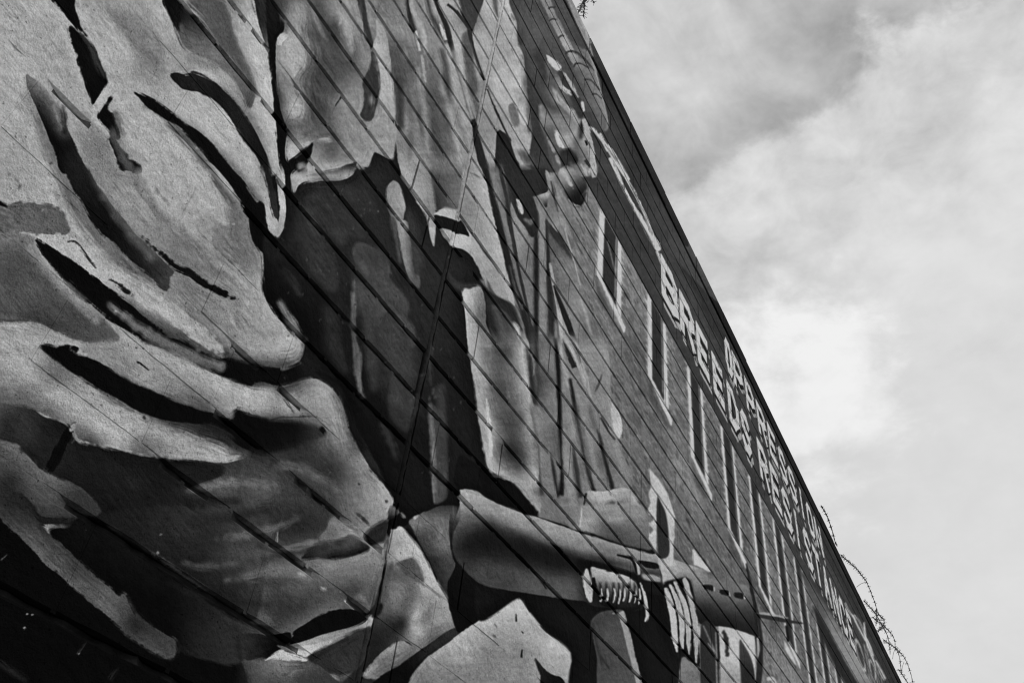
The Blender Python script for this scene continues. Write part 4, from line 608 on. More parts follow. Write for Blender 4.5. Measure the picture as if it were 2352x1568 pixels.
# sash windows in a row down the street, all in wall metres: pale frame, dark pane, pale sill, toothed brick edge
rw = np.random.default_rng(3)
def window(x, zt, zb, w=.24, fr=.095, xs=0.0):
    W("%f,%f %f,%f %f,%f %f,%f" % (x - fr, zt, x, zt, x + xs, zb, x - fr + xs, zb - .02), .79, .8, 1.2)
    W("%f,%f %f,%f %f,%f %f,%f" % (x + w, zt, x + w + fr * .8, zt, x + w + fr + xs, zb - .05, x + w + xs, zb), .78, .8, 1.2)
    W("%f,%f %f,%f %f,%f %f,%f" % (x, zt, x + w, zt, x + w + xs, zb, x + xs, zb), .16, .8)
    W("%f,%f %f,%f %f,%f %f,%f" % (x + w - .035, zt, x + w - .012, zt, x + w - .012, zb + .04, x + w - .035, zb + .06), .5, .6)
    W("%f,%f %f,%f %f,%f %f,%f" % (x - fr - .02, zb, x + .02, zb + .02, x + w + fr + .08, zb - .06, x + w + fr + .06, zb - .15), .78, .8, 1.2)
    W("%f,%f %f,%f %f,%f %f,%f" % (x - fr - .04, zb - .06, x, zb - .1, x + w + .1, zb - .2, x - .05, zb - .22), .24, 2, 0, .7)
    z = zb + .03
    while z < zt - .03:
        for xx, sg in ((x - fr, -1), (x + w + fr * .9, 1)):
            if rw.random() < .85:
                l = rw.uniform(.03, .08) * sg
                W("%f,%f %f,%f %f,%f" % (xx, z, xx, z + .035, xx + l, z + .02 + rw.uniform(-.01, .02)), .7, .8, 0, .95)
        if rw.random() < .6:
            q = x + w + fr + rw.uniform(.05, .16)
            W("%f,%f %f,%f %f,%f %f,%f" % (q, z, q + .06, z + .004, q + .05, z + .026, q, z + .022), rw.uniform(.5, .62), 1.2, 0, .7)
        z += .068
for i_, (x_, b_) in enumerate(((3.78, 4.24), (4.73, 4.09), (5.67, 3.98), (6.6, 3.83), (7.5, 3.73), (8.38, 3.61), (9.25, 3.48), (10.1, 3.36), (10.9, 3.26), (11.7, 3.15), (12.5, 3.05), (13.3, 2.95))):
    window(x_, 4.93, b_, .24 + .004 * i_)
W("3.83,4.72 3.85,4.74 4.0,4.56 3.985,4.53", .5, .8); W("4.0,4.56 4.0,4.9 3.985,4.9 3.985,4.56", .5, .6)
tile(1176, 1176)
S("2240,945,34 2350,962,40 2450,984,36 2560,1004,28 2680,1022,8", .15, .8); S("2240,926,12 2330,932,22 2420,946,16 2540,972,10", .62, 1)
# lower door with its pale pediment, seen between shawl and gun
tile(1176, 784.6)
F("1250,1140 1330,1240 1420,1370 1500,1600 1480,2050 1430,2080 1410,1800 1400,1580 1335,1440 1325,1900 1340,1960 1260,1820 1265,1600 1250,1540 1275,1480 1255,1400 1280,1330", .72, 1, 1, 1, 0)
F("1335,1440 1370,1480 1412,1570 1440,1750 1440,1960 1345,1950", .15, 1)
tile(1176, 1176)
F("1262,20 1310,60 1265,100", .4, 1, 2); F("1260,120 1300,160 1262,200", .4, 1, 2); F("1470,150 1500,230 1470,240", .66, 1)
F("1660,335 1740,430 1830,550 1700,490 1670,480", .74, .8, 1); F("1560,1340 1640,1370 1730,1440 1760,1700 1540,1700", "1600,1400,.46 1650,1500,.4 1700,1560,.42", 1.2, 2)
F("1740,1040 1890,1095 1900,1700 1750,1700", .15, 1); S("1760,1040,14 1830,1200,16 1870,1300,20", .42, 1); S("1800,1200,8 1860,1280,8", .66, 1); S("1895,1090,26 1905,1300,30 1915,1700,30", .07, 1); S("1872,1100,10 1880,1300,14 1890,1700,12", .5, 1)
F("1900,1045 2000,1058 2120,1095 2235,1140 2242,1700 1930,1700", .72, 1, 1, 1, 0)
S("1950,1080,40 1970,1180,40 1980,1330,30", .14, 1.5, 4); S("2030,1100,20 2040,1200,24 2040,1360,20", .3, 2, 7, .8); F("2090,1190 2140,1230 2190,1320 2225,1440 2242,1700 2120,1700", "2120,1300,.2 2160,1450,.13 2200,1600,.13", 1); S("2240,1140,16 2260,1300,16 2262,1400,16", .1, 1); S("2290,1150,16 2290,1300,20 2262,1420,20 2265,1700,30", .1, 1); S("2266,1150,20 2272,1260,20 2262,1370,8", .62, .8)
F("1920,1350 2080,1400 2090,1700 1930,1700", "2000,1400,.66 2000,1550,.55", 2, 3, .8)
# pale kerb-like band running below the lettering at the far end
tile(1654, 1176)
F("730,530 800,600 1000,900 1200,1230 1420,1620 1270,1620 1050,1250 900,950 800,700", "760,590,.24 900,850,.34 1000,1020,.44 1100,1150,.5 1200,1350,.52 1300,1568,.5 900,920,.3", 2)
F("850,860 960,1010 1130,1330 1300,1640 1200,1640 1050,1400 940,1150", .13, 2, 1); F("590,1180 620,1220 660,1290 700,1390 690,1400 640,1330 600,1260", .72, .8); S("610,1040,26 625,1150,26 630,1190,16", .06, 1); S("430,1530,30 480,1530,40 520,1600,30", .66, 1)
for l_ in ((240, 470, 275, 650), (275, 650, 350, 930), (300, 700, 345, 1150)): S("%d,%d,12 %d,%d,16" % l_, .1, 1)
S("350,930,20 375,1150,34 370,1400,50 350,1600,50", .12, 1); S("345,1150,10 355,1250,26 350,1330,8", .62, .8)
# lettering: unit-box strokes, painted as echo, outline and face
GL = {'O': ["0,.2 0,.8 .3,1 .7,1 1,.8 1,.2 .7,0 .3,0 0,.2"], 'P': ["0,0 0,1", "0,1 .65,1 1,.85 1,.6 .65,.45 0,.45"], 'R': ["0,0 0,1", "0,1 .65,1 1,.85 1,.62 .65,.48 0,.48", ".45,.48 1,0"],
 'E': ["0,0 0,1", "0,1 1,1", "0,.5 .8,.5", "0,0 1,0"], 'S': ["1,.85 .7,1 .3,1 0,.82 .1,.6 .9,.42 1,.18 .7,0 .3,0 0,.15"], 'I': [".5,0 .5,1"], 'N': ["0,0 0,1", "0,1 1,0", "1,0 1,1"],
 'B': ["0,0 0,1", "0,1 .65,1 .95,.87 .95,.65 .65,.53 0,.53", ".6,.53 1,.4 1,.15 .65,0 0,0"], 'D': ["0,0 0,1", "0,1 .5,1 1,.7 1,.3 .5,0 0,0"], 'T': [".5,0 .5,1", "0,1 1,1"], 'A': ["0,0 .5,1 1,0", ".2,.35 .8,.35"], 'C': ["1,.8 .7,1 .3,1 0,.8 0,.2 .3,0 .7,0 1,.2"]}
def wstroke(pts, x, z, w, h, t, g, soft):
    q = prs(pts); X = x + t * .5 + q[:, 0] * (w - t); Z = z + t * .5 + q[:, 1] * (h - t)
    for i in range(len(X) - 1):
        dx, dz = X[i+1] - X[i], Z[i+1] - Z[i]; l = np.hypot(dx, dz); ux, uz = dx / l * t / 2, dz / l * t / 2
        e = .75
        P = [(X[i] - ux*e - uz, Z[i] - uz*e + ux), (X[i+1] + ux*e - uz, Z[i+1] + uz*e + ux), (X[i+1] + ux*e + uz, Z[i+1] + uz*e - ux), (X[i] - ux*e + uz, Z[i] - uz*e - ux)]
        W(P, g, soft)
def letter(ch, x, z, w, h, t):
    for s in GL[ch]: wstroke(s, x + .045, z - .1, w, h, t * .8, .6, .35)
    for s in GL[ch]: wstroke(s, x + .016, z - .034, w, h, t + .045, .09, .35)
    for s in GL[ch]: wstroke(s, x, z, w, h, t, .76, .35)
for ch, a_, b_ in zip("BREEDS", (4.97, 5.45, 5.91, 6.38, 6.86, 7.32), (5.41, 5.86, 6.28, 6.75, 7.25, 7.66)): letter(ch, a_, 5.22, b_ - a_, .53, .118)
for i_, ch in enumerate("RESISTANCE"): letter(ch, 7.96 + .5 * i_, 5.22, .4 if ch != 'I' else .3, .55, .112)
for i_, ch in enumerate("OPPRESSION"): letter(ch, 6.92 + (.0 if i_ == 0 else .28 + .465 * (i_ - 1)), 5.93, .26 if i_ == 0 else .38, .49, .1)
# outline figures painted beyond the last word
for x_, z_, r_ in ((13.2, 5.35, .22), (14.3, 5.5, .2), (15.6, 5.3, .28)):
    for k_ in range(12):
        a_, b_ = 6.283 * k_ / 12, 6.283 * (k_ + 1) / 12
        W([(x_ + r_ * 1.6 * np.cos(u) * m, z_ + r_ * np.sin(u) * m) for u, m in ((a_, 1), (b_, 1), (b_, .75), (a_, .75))], .76, .6)
for x_ in (13.75, 13.95, 14.8, 15.1, 16.3): W("%f,5.0 %f,5.75 %f,5.75 %f,5.0" % (x_, x_, x_ + .07, x_ + .05), .74, .6)
wr_ = np.clip((wnoise(9, 11, 21) * .5 + wnoise(31, 37, 22) * .5 - .66) * 7, 0, 1) * (WZ > 4.9) * np.clip((CAN - .4) * 4, 0, 1); CAN = CAN * (1 - .6 * wr_) + .3 * .6 * wr_
tile(1654, 1176)
S("1220,945,18 1260,1030,16 1300,1110,16 1340,1180,16", .74, .6); S("1235,940,12 1280,1000,12 1315,1080,12 1335,1160,8", .64, .6); S("1325,1010,14 1330,1080,18 1340,1150,20 1360,1230,20 1390,1300,20 1420,1380,16", .76, .6); S("1350,1160,14 1380,1230,18 1410,1320,14", .7, .6); S("1420,1380,12 1430,1450,14 1428,1550,10", .66, .6); S("1430,1360,14 1480,1450,14 1520,1530,16", .72, .6); S("1440,1390,10 1480,1490,12 1515,1545,12", .66, .6); S("1150,830,14 1180,900,16 1240,980,12", .7, .6)
# broad tonal drift and bristle marks everywhere
CAN += (vnoise(CH, CW, 160, 3) - .5) * .05 * np.clip(CAN * 3, 0, 1) + (NZM - .5) * .07 * np.clip(CAN * 2.5, .1, 1) + (vnoise(CH, CW, 5, 2) - .5) * .09 * np.clip(CAN * 2.2, .12, 1)
st_ = vnoise(CH, CW, 12, 2, 3.2, .5)
CAN += (st_ - .5) * .06 * np.clip(CAN * 2.2, .1, 1)
CAN = np.clip(CAN, .012, .9)
# ---------------- lay the mural onto the wall plane: one image in wall metres (finer towards the near end) ----------------
TW, TH = 6144, 4096
AX, BX, AZ, BZ = .8, 25.0, .5, 7.5           # u = ln(x+AX), v = ln(z+AZ)
LU0, LU1, LV0, LV1 = math.log(.2), math.log(BX), math.log(.2), math.log(BZ)
KLIT = .59                                   # how brightly the overcast lights white paint on this wall
def srgb2lin(a): return np.where(a <= .04045, a / 12.92, ((a + .055) / 1.055) ** 2.4)
def lin2srgb(a): return np.where(a <= .0031308, a * 12.92, 1.055 * np.maximum(a, 1e-6) ** (1 / 2.4) - .055)
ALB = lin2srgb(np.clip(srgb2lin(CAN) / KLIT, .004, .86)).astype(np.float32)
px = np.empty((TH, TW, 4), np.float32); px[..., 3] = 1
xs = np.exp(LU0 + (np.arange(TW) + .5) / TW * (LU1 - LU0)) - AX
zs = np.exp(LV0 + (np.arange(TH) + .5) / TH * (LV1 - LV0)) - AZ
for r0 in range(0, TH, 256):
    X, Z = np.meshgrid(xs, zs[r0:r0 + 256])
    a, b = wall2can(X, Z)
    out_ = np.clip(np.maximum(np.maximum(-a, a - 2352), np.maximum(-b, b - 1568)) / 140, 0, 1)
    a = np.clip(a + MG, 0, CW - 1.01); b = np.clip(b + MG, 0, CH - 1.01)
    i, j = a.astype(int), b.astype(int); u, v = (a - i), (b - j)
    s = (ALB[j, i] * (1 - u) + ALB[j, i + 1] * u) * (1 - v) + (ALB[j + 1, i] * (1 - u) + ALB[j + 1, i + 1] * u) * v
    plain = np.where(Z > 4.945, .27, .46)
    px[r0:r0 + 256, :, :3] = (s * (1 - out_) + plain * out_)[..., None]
img = bpy.data.images.new('mural_paint', TW, TH, alpha=False, float_buffer=False)
img.colorspace_settings.name = 'sRGB'
img.pixels.foreach_set(px.ravel()); img.update(); img.pack()
del px, ALB
# ---------------- materials ----------------
def mat(name):
    global nt
    m = bpy.data.materials.new(name); m.use_nodes = True; nt = m.node_tree; nt.nodes.clear()
    b = N('ShaderNodeBsdfPrincipled'); o = N('ShaderNodeOutputMaterial'); lk(b.outputs[0], o.inputs[0])
    return m, b
def noise(vec, scale, detail=4, rough=.55):
    n = N('ShaderNodeTexNoise'); lk(vec, n.inputs['Vector']); n.inputs['Scale'].default_value = scale; n.inputs['Detail'].default_value = detail; n.inputs['Roughness'].default_value = rough
    return n.outputs['Fac']
def paint_nodes(mortar=0.0):
    g = N('ShaderNodeNewGeometry'); sp = N('ShaderNodeSeparateXYZ'); lk(g.outputs['Position'], sp.inputs[0])
    x, z = sp.outputs['X'], M('SUBTRACT', sp.outputs['Z'], EYE)
    u = M('DIVIDE', M('SUBTRACT', M('LOGARITHM', M('MAXIMUM', M('ADD', x, AX), .201), math.e), LU0), LU1 - LU0)
    v = M('DIVIDE', M('SUBTRACT', M('LOGARITHM', M('MAXIMUM', M('ADD', z, AZ), .201), math.e), LV0), LV1 - LV0)
    cv = N('ShaderNodeCombineXYZ'); lk(u, cv.inputs[0]); lk(v, cv.inputs[1])
    t = N('ShaderNodeTexImage', image=img, interpolation='Linear', extension='EXTEND'); lk(cv.outputs[0], t.inputs[0])
    pos = g.outputs['Position']
    grain = noise(pos, 190, 4, .65); blot = noise(pos, 14, 5, .6); pit = noise(pos, 95, 3, .55); fleck = noise(pos, 48, 4, .6)
    pitm = ramp(pit, .655, .70)
    k = M('ADD', M('MULTIPLY', M('SUBTRACT', grain, .5), .85), M('MULTIPLY', M('SUBTRACT', blot, .5), .22))
    k = M('ADD', k, 1.0)
    k = M('MULTIPLY', k, M('MULTIPLY_ADD', pitm, -.6, 1.0))
    mx = N('ShaderNodeMix', data_type='RGBA', blend_type='MULTIPLY'); mx.inputs[0].default_value = 1
    lk(t.outputs[0], mx.inputs[6]); lk(k, mx.inputs[7])
    fl = N('ShaderNodeMix', data_type='RGBA'); lk(M('MULTIPLY', ramp(fleck, .765, .78), .55), fl.inputs[0]); lk(mx.outputs[2], fl.inputs[6]); fl.inputs[7].default_value = (.42, .42, .42, 1)   # old pale coat showing through small chips
    return pos, fl.outputs[2], grain, blot, pitm
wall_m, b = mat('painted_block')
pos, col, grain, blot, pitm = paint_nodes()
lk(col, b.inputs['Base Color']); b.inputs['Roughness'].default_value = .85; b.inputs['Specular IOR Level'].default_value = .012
bp = N('ShaderNodeBump'); bp.inputs['Strength'].default_value = .9; bp.inputs['Distance'].default_value = .010
lump = noise(pos, 26, 4, .55)
hgt = M('ADD', M('MULTIPLY', grain, .35), M('ADD', M('MULTIPLY', lump, 1.0), M('MULTIPLY', noise(pos, 8, 3, .5), 2.2))); hgt = M('SUBTRACT', hgt, M('MULTIPLY', pitm, .5))
lk(hgt, bp.inputs['Height']); lk(bp.outputs[0], b.inputs['Normal'])
mort_m, b = mat('dirty_mortar')
pos, col, grain, blot, pitm = paint_nodes()
dk = N('ShaderNodeMix', data_type='RGBA'); lk(ramp(noise(pos, 5, 4, .6), .5, .68, .12, .8), dk.inputs[0]); dk.inputs[6].default_value = (.018, .018, .018, 1); lk(col, dk.inputs[7])
lk(dk.outputs[2], b.inputs['Base Color']); b.inputs['Roughness'].default_value = .9; b.inputs['Specular IOR Level'].default_value = .02
bp = N('ShaderNodeBump'); bp.inputs['Strength'].default_value = .7; bp.inputs['Distance'].default_value = .006; lk(noise(pos, 60, 4, .6), bp.inputs['Height']); lk(bp.outputs[0], b.inputs['Normal'])
perp_m, b = mat('painted_mortar')
pos, col, grain, blot, pitm = paint_nodes()
dk = N('ShaderNodeMix', data_type='RGBA', blend_type='MULTIPLY'); dk.inputs[0].default_value = 1; lk(col, dk.inputs[6]); lk(ramp(noise(pos, 30, 4, .6), .35, .6, .35, 1.0), dk.inputs[7])
lk(dk.outputs[2], b.inputs['Base Color']); b.inputs['Roughness'].default_value = .8; b.inputs['Specular IOR Level'].default_value = .03
bp = N('ShaderNodeBump'); bp.inputs['Strength'].default_value = .7; bp.inputs['Distance'].default_value = .005; lk(noise(pos, 70, 4, .6), bp.inputs['Height']); lk(bp.outputs[0], b.inputs['Normal'])
def plain(name, v, rough=.85, ns=20, amt=.35, spec=.2):
    m, b = mat(name); g = N('ShaderNodeNewGeometry'); n = noise(g.outputs['Position'], ns, 6, .6); n2 = noise(g.outputs['Position'], ns * 9, 3, .6)
    c = M('MULTIPLY', M('ADD', M('MULTIPLY_ADD', n, amt, 1 - amt / 2), M('MULTIPLY_ADD', n2, .3, -.15)), v); lk(c, b.inputs['Base Color'])
    b.inputs['Roughness'].default_value = rough; b.inputs['Specular IOR Level'].default_value = spec
    bp = N('ShaderNodeBump'); bp.inputs['Strength'].default_value = .4; bp.inputs['Distance'].default_value = .01; lk(n2, bp.inputs['Height']); lk(bp.outputs[0], b.inputs['Normal'])
    return m
asph_m = plain('asphalt', .05, .9, 6); pave_m = plain('paving_concrete', .22, .9, 4); kerb_m = plain('kerb_stone', .26, .85, 8); back_m = plain('block_core', .2, .9, 6)
wire_m = plain('weathered_wire', .035, .55, 40, .5, .4); line_m = plain('road_paint', .6, .7, 20)
# ---------------- helpers ----------------
rnd = random.Random(11)
def mesh_obj(name, verts, faces, m, parent=None, smooth=False):
    me = bpy.data.meshes.new(name); me.from_pydata(verts, [], faces); me.materials.append(m); me.update()
    if smooth: me.polygons.foreach_set('use_smooth', [True] * len(faces))
    o = bpy.data.objects.new(name, me); C.objects.link(o)
    if parent: o.parent = parent
    return o
def boxv(x0, x1, y0, y1, z0, z1):
    v = [(x, y, z) for z in (z0, z1) for y in (y0, y1) for x in (x0, x1)]
    return v, [(0, 2, 3, 1), (4, 5, 7, 6), (0, 1, 5, 4), (2, 6, 7, 3), (0, 4, 6, 2), (1, 3, 7, 5)]
def merge(parts):
    V, Fc = [], []
    for v, f in parts:
        n = len(V); V += v; Fc += [tuple(i + n for i in q) for q in f]
    return V, Fc
# ---------------- ground ----------------
def sheet(name, x0, x1, y0, y1, z, m):
    o = mesh_obj(name, [(x0, y0, z), (x1, y0, z), (x1, y1, z), (x0, y1, z)], [(0, 1, 2, 3)], m); o['kind'] = 'structure'; return o
sheet('ground', -2000, 2000, -2000, 2000, -.13, back_m)
sheet('road', -300, 300, -11.5, -3.0, -.122, asph_m)
pv = mesh_obj('pavement', *boxv(-300, 300, -2.85, .0, -.14, 0), pave_m); pv['kind'] = 'structure'
kb = mesh_obj('kerb', *boxv(-300, 300, -3.0, -2.852, -.14, .004), kerb_m); kb['kind'] = 'structure'
ln = merge([([(x, -7.3, -.118), (x + 2, -7.3, -.118), (x + 2, -7.2, -.118), (x, -7.2, -.118)], [(0, 1, 2, 3)]) for x in range(-60, 120, 6)])
lo = mesh_obj('road_markings', *ln, line_m); lo['kind'] = 'structure'
# ---------------- the wall ----------------
CO, BL, Z0 = .225, .34, EYE + .9006             # course height, block pitch, height of course 0's lower joint
XL, XR, CJ = -3.0, 34.0, 2.115                  # ends of the wall, movement joint
wall = bpy.data.objects.new('block_wall', None); C.objects.link(wall)
wall['label'] = 'tall painted block wall covered by a black and white street mural with lettering'; wall['category'] = 'wall'
GAP = .013
def block_mesh(L, H, seed, near=True, D=.1):
    """front face with worn, wavy arrises: a shallow bevel ring whose points wander a little"""
    r = random.Random(seed); cx = [-.5, -.33, -.15, .02, .19, .35, .5] if near else [-.5, -.18, .16, .5]; iz, jz = (.0072, .0021) if near else (.0056, .0013); cz = [-.5, .02, .5]
    def ring(ix, ins, y, j):
        pts = []
        for a in cx: pts.append((a * (L - 2 * ix), y, -(H / 2 - ins) + r.uniform(-j, j)))
        for c in cz[1:]: pts.append(((L / 2 - ix) + r.uniform(-j, j) * .4, y, c * (H - 2 * ins) + r.uniform(-j, j)))
        for a in cx[-2::-1]: pts.append((a * (L - 2 * ix), y, (H / 2 - ins) + r.uniform(-j, j)))
        pts.append((-(L / 2 - ix) + r.uniform(-j, j) * .4, y, cz[1] * (H - 2 * ins)))
        return pts
    back = ring(0, 0, D, 0); mid = ring(.0002, .0003, .006 + iz * .4, jz * .8); front = ring(.0006, iz, 0, jz)
    n = len(back); V = back + mid + front; Fc = []
    for a, b_ in ((0, n), (n, 2 * n)):
        for i in range(n):
            j = (i + 1) % n; Fc.append((a + i, a + j, b_ + j, b_ + i))
    V.append((0, r.uniform(-.0012, .0012), 0))
    for i in range(n): Fc.append((2 * n + i, 2 * n + (i + 1) % n, 3 * n))
    return V, Fc
BH = CO - GAP
VAR = [block_mesh(BL - .008, BH, s) for s in range(9)]; VFAR = [block_mesh(BL - .008, BH, 20 + s, False) for s in range(7)]
VME = []
for v, f in VAR + VFAR:
    me = bpy.data.meshes.new('block'); me.from_pydata(v, [], f); me.materials.append(wall_m); me.update(); VME.append(me)
NC = 25; KLO = -11
units = []
for k in range(KLO, NC):
    zc = Z0 + CO * (k + .5)
    ph = (.23 if k % 2 == 0 else .06) + .012 * math.sin(k * 2.3)
    x = ph - BL * 11
    while x < XR:
        a, b_ = x + .004, x + BL - .004
        if a < CJ - .016 and b_ > CJ + .016:
            if CJ - .016 - a > .06: units.append((k, a, CJ - .016, zc))
            if b_ - CJ - .016 > .06: units.append((k, CJ + .016, b_, zc))
        elif a < CJ <= b_ or (a < CJ + .016 < b_) or (a < CJ - .016 < b_): units.append((k, min(a, CJ - .016) if b_ <= CJ + .016 and a < CJ - .016 else CJ + .016, (CJ - .016) if b_ <= CJ + .016 else b_, zc))
        else: units.append((k, a, b_, zc))
        x += BL
units = [u for u in units if u[2] - u[1] > .03]
def area(u):
    P = []
    for X, Z in ((u[1], u[3] - BH / 2), (u[2], u[3] - BH / 2), (u[2], u[3] + BH / 2), (u[1], u[3] + BH / 2)):
        a, b_ = wall2can(np.float64(X), np.float64(Z - EYE)); P.append((min(max(a, 0), 2352), min(max(b_, 0), 1568)))
    return abs(sum(P[i - 1][0] * P[i][1] - P[i][0] * P[i - 1][1] for i in range(4))) / 2
units.sort(key=area, reverse=True)
rest = []
for n, (k, a, b_, zc) in enumerate(units):
    L = b_ - a; std = abs(L - (BL - .008)) < 1e-4
    y = rnd.uniform(-.0013, .0013); tx, tz = rnd.uniform(-.007, .007), rnd.uniform(-.004, .004)
    if n < 300:
        if std: me = VME[n % 9] if b_ < CJ + .5 else VME[9 + n % 7]
        else:
            v, f = block_mesh(L, BH, 50 + n); me = bpy.data.meshes.new('block'); me.from_pydata(v, [], f); me.materials.append(wall_m)
        o = bpy.data.objects.new('block', me); C.objects.link(o); o.parent = wall
        o.location = ((a + b_) / 2, y, zc); o.rotation_euler = (tx, 0, tz)
    else:
        v, f = VFAR[n % 7] if std else block_mesh(L, BH, 50 + n, False)
        mx_, ct, st = (a + b_) / 2, tx, tz
        rest.append(([(p[0] + mx_, p[1] + y + p[0] * st - p[2] * ct, p[2] + zc) for p in v], f))
o = mesh_obj('block_courses', *merge(rest), wall_m, wall); o['kind'] = 'stuff'
# bed joints: raked deep, but filled flush with paint over most of the near end; OPEN lists where they gape there
OPEN = {0: [(150, 690)], 1: [(370, 490), (540, 720), (800, 860)], 2: [(500, 602), (680, 704), (715, 790), (840, 880)], 3: [(535, 592), (640, 700)], 4: [(18, 34), (115, 198), (640, 2400)],
        5: [(120, 222), (560, 2400)], 6: [(640, 2400)], 7: [(405, 592), (606, 2400)], 8: [(515, 562), (585, 612), (628, 2400)], 9: [(612, 2400)]}
JD = np.random.default_rng(5).random((64, 640))
JW = np.random.default_rng(8).random((64, 400))
def gape(k, X, Z):
    if k < 0 or k > 9: return 1.0
    p = float(wall2can(np.float64(X), np.float64(Z))[0])
    return max(min(max(min(p - a, b_ - p) / 30 + .5, 0), 1) for a, b_ in OPEN[k])
parts = []; flush = []
for k in range(KLO, NC + 1):
    z = Z0 + CO * k; rows = []; x = XL; i = 0
    while x < XR:
        g = gape(k, x, z - EYE); g *= min(max((JW[k + 20, int(x * 9) % 400] * (1 - x * 9 % 1) + JW[k + 20, (int(x * 9) + 1) % 400] * (x * 9 % 1) - .05) * 11, 0), 1); r = JD[k + 20, i % 640]; r2 = JD[k + 20, (i * 7 + 3) % 640]
        d = g * g * (.011 + .009 * r) + (1 - g) * (.0004 + .0013 * r2 * r2)
        if k == 18: d += .008
        if k == NC: d = .03
        rows.append((x, d, g)); i += 1; x += .03 if x < 3 else .09
    V = []; H2 = (GAP + .0165) / 2; ztop = z + (.05 if k == NC else 0)
    for (x, d, g) in rows:
        for q, s in ((-1, 0), (0, .0012), (1, 0)): V.append((x, d + s * g, (z - H2) if q < 0 else (ztop + H2) if q > 0 else (z + ztop) / 2 + .002 * (1 - g)))
    Fa, Fb = [], []
    for i in range(len(rows) - 1):
        dst = Fa if (rows[i][1] + rows[i + 1][1]) > .011 else Fb
        for q in range(2): dst.append((i * 3 + q, i * 3 + 3 + q, i * 3 + 4 + q, i * 3 + 1 + q))
    parts.append((V, Fa))
    if Fb: flush.append((V, Fb))
mesh_obj('bed_joint_mortar', *merge(parts), mort_m, wall)
mesh_obj('painted_over_joint', *merge(flush), wall_m, wall)
perps = []; shut = []
for (k, a, b_, zc) in units:
    if abs(b_ - CJ) < .03: continue
    hi = zc - EYE > 4.95; op = rnd.random() < (.7 if hi else .16 if a > 2.0 else .1 if a > 1.2 and k > 3 else 0)
    x = b_ + .004; h = CO / 2 - GAP / 2 + .001
    if op:
        d = rnd.uniform(.005, .011); q = [(x - .0055, d, zc - h), (x + .0055, d, zc - h), (x + .0055, d, zc + h), (x - .0055, d, zc + h)]
        perps.append((q, [(0, 1, 2, 3)]))
    else:
        d = .0002 + .0012 * rnd.random(); e = rnd.uniform(-.0008, .0008)
        q = [(x - .007, .0005, zc - h), (x, d - .001 + e * .3, zc - h), (x + .007, .0005, zc - h), (x + .007, .0005, zc + h), (x, d - .001, zc + h), (x - .007, .0005, zc + h)]
        shut.append((q, [(0, 1, 4, 5), (1, 2, 3, 4)]))
mesh_obj('upright_joint_mortar', *merge(perps), mort_m, wall)
mesh_obj('painted_over_upright', *merge(shut), wall_m, wall)
# movement joint: a hand-run sealant bead with lifting edges
V, Fc = [], []; nz = 420
for i in range(nz + 1):
    z = -.02 + (EYE + 6.5 + .02) * i / nz
    wv = .0022 * math.sin(z * 7) + .0016 * math.sin(z * 23 + 1) + rnd.uniform(-.0012, .0012); ww = .0150 + .0010 * math.sin(z * 11 + 2) + .0015 * rnd.uniform(-1, 1)
    pr = .001 + .0016 * math.sin(z * 9) + rnd.uniform(-.0022, .0022)
    for q, y in ((-1.0, .02), (-.95, pr + .003), (-.3, pr - .0015), (.35, pr - .001), (.95, pr + .003), (1.0, .02)): V.append((CJ + wv + q * ww, y, z))
for i in range(nz):
    for q in range(5): Fc.append((i * 6 + q, i * 6 + q + 1, i * 6 + 7 + q, i * 6 + 6 + q))
mesh_obj('sealant_bead', V, Fc, wall_m, wall, True)
mesh_obj('block_core', *boxv(XL, XR, .034, .22, -.1, EYE + 6.53), back_m, wall)
# coping units with a small overhang
x = XL; n = 0
while x < XR:
    L = .905; ov = .002 + rnd.uniform(-.003, .003); zt = EYE + 6.778 + rnd.uniform(-.006, .006); z0 = EYE + 6.578
    bm = bmesh.new(); v, f = boxv(x + .004, x + L - .004, -ov, .25, z0, zt)
    vs = [bm.verts.new(p) for p in v]
    for q in f: bm.faces.new([vs[i] for i in q])
    bmesh.ops.recalc_face_normals(bm, faces=bm.faces)
    bmesh.ops.bevel(bm, geom=list(bm.edges), offset=.008, segments=2, affect='EDGES', profile=.6)
    me = bpy.data.meshes.new('coping_stone'); bm.to_mesh(me); bm.free(); me.materials.append(wall_m)
    o = bpy.data.objects.new('coping_stone', me); C.objects.link(o); o.parent = wall
    x += L; n += 1
mesh_obj('coping_bed', *boxv(XL, XR, .036, .22, EYE + 6.531, EYE + 6.577), mort_m, wall)
# ---------------- barbed wire on the coping ----------------
def ray(px_, py_, y):
    """the spot at depth y behind the wall face that is seen at a given place"""
    a, b_ = (px_ - 1176) / FPX, (py_ - 784) / FPX
    r = [RC[0, i] * a + RC[1, i] * b_ + RC[2, i] for i in range(3)]
    t = (CDIST + y) / r[1]
    return Vector((r[0] * t, y, r[2] * t + EYE))
def tubev(P, rad, sides=5):
    V, Fc = [], []; up = Vector((.13, .9, .4)).normalized()
    for i, p in enumerate(P):
        t = (P[min(i + 1, len(P) - 1)] - P[max(i - 1, 0)]).normalized(); u = t.cross(up).normalized(); w_ = t.cross(u)
        for s in range(sides):
            a = 2 * math.pi * s / sides; V.append(tuple(p + (u * math.cos(a) + w_ * math.sin(a)) * rad))
    for i in range(len(P) - 1):
        for s in range(sides): Fc.append((i * sides + s, i * sides + (s + 1) % sides, (i + 1) * sides + (s + 1) % sides, (i + 1) * sides + s))
    return V, Fc
def smoothline(P, n=8):
    A = np.array([list(p) for p in P]); return [Vector(q) for q in crom(A, closed=False, n=n, t=.5)]
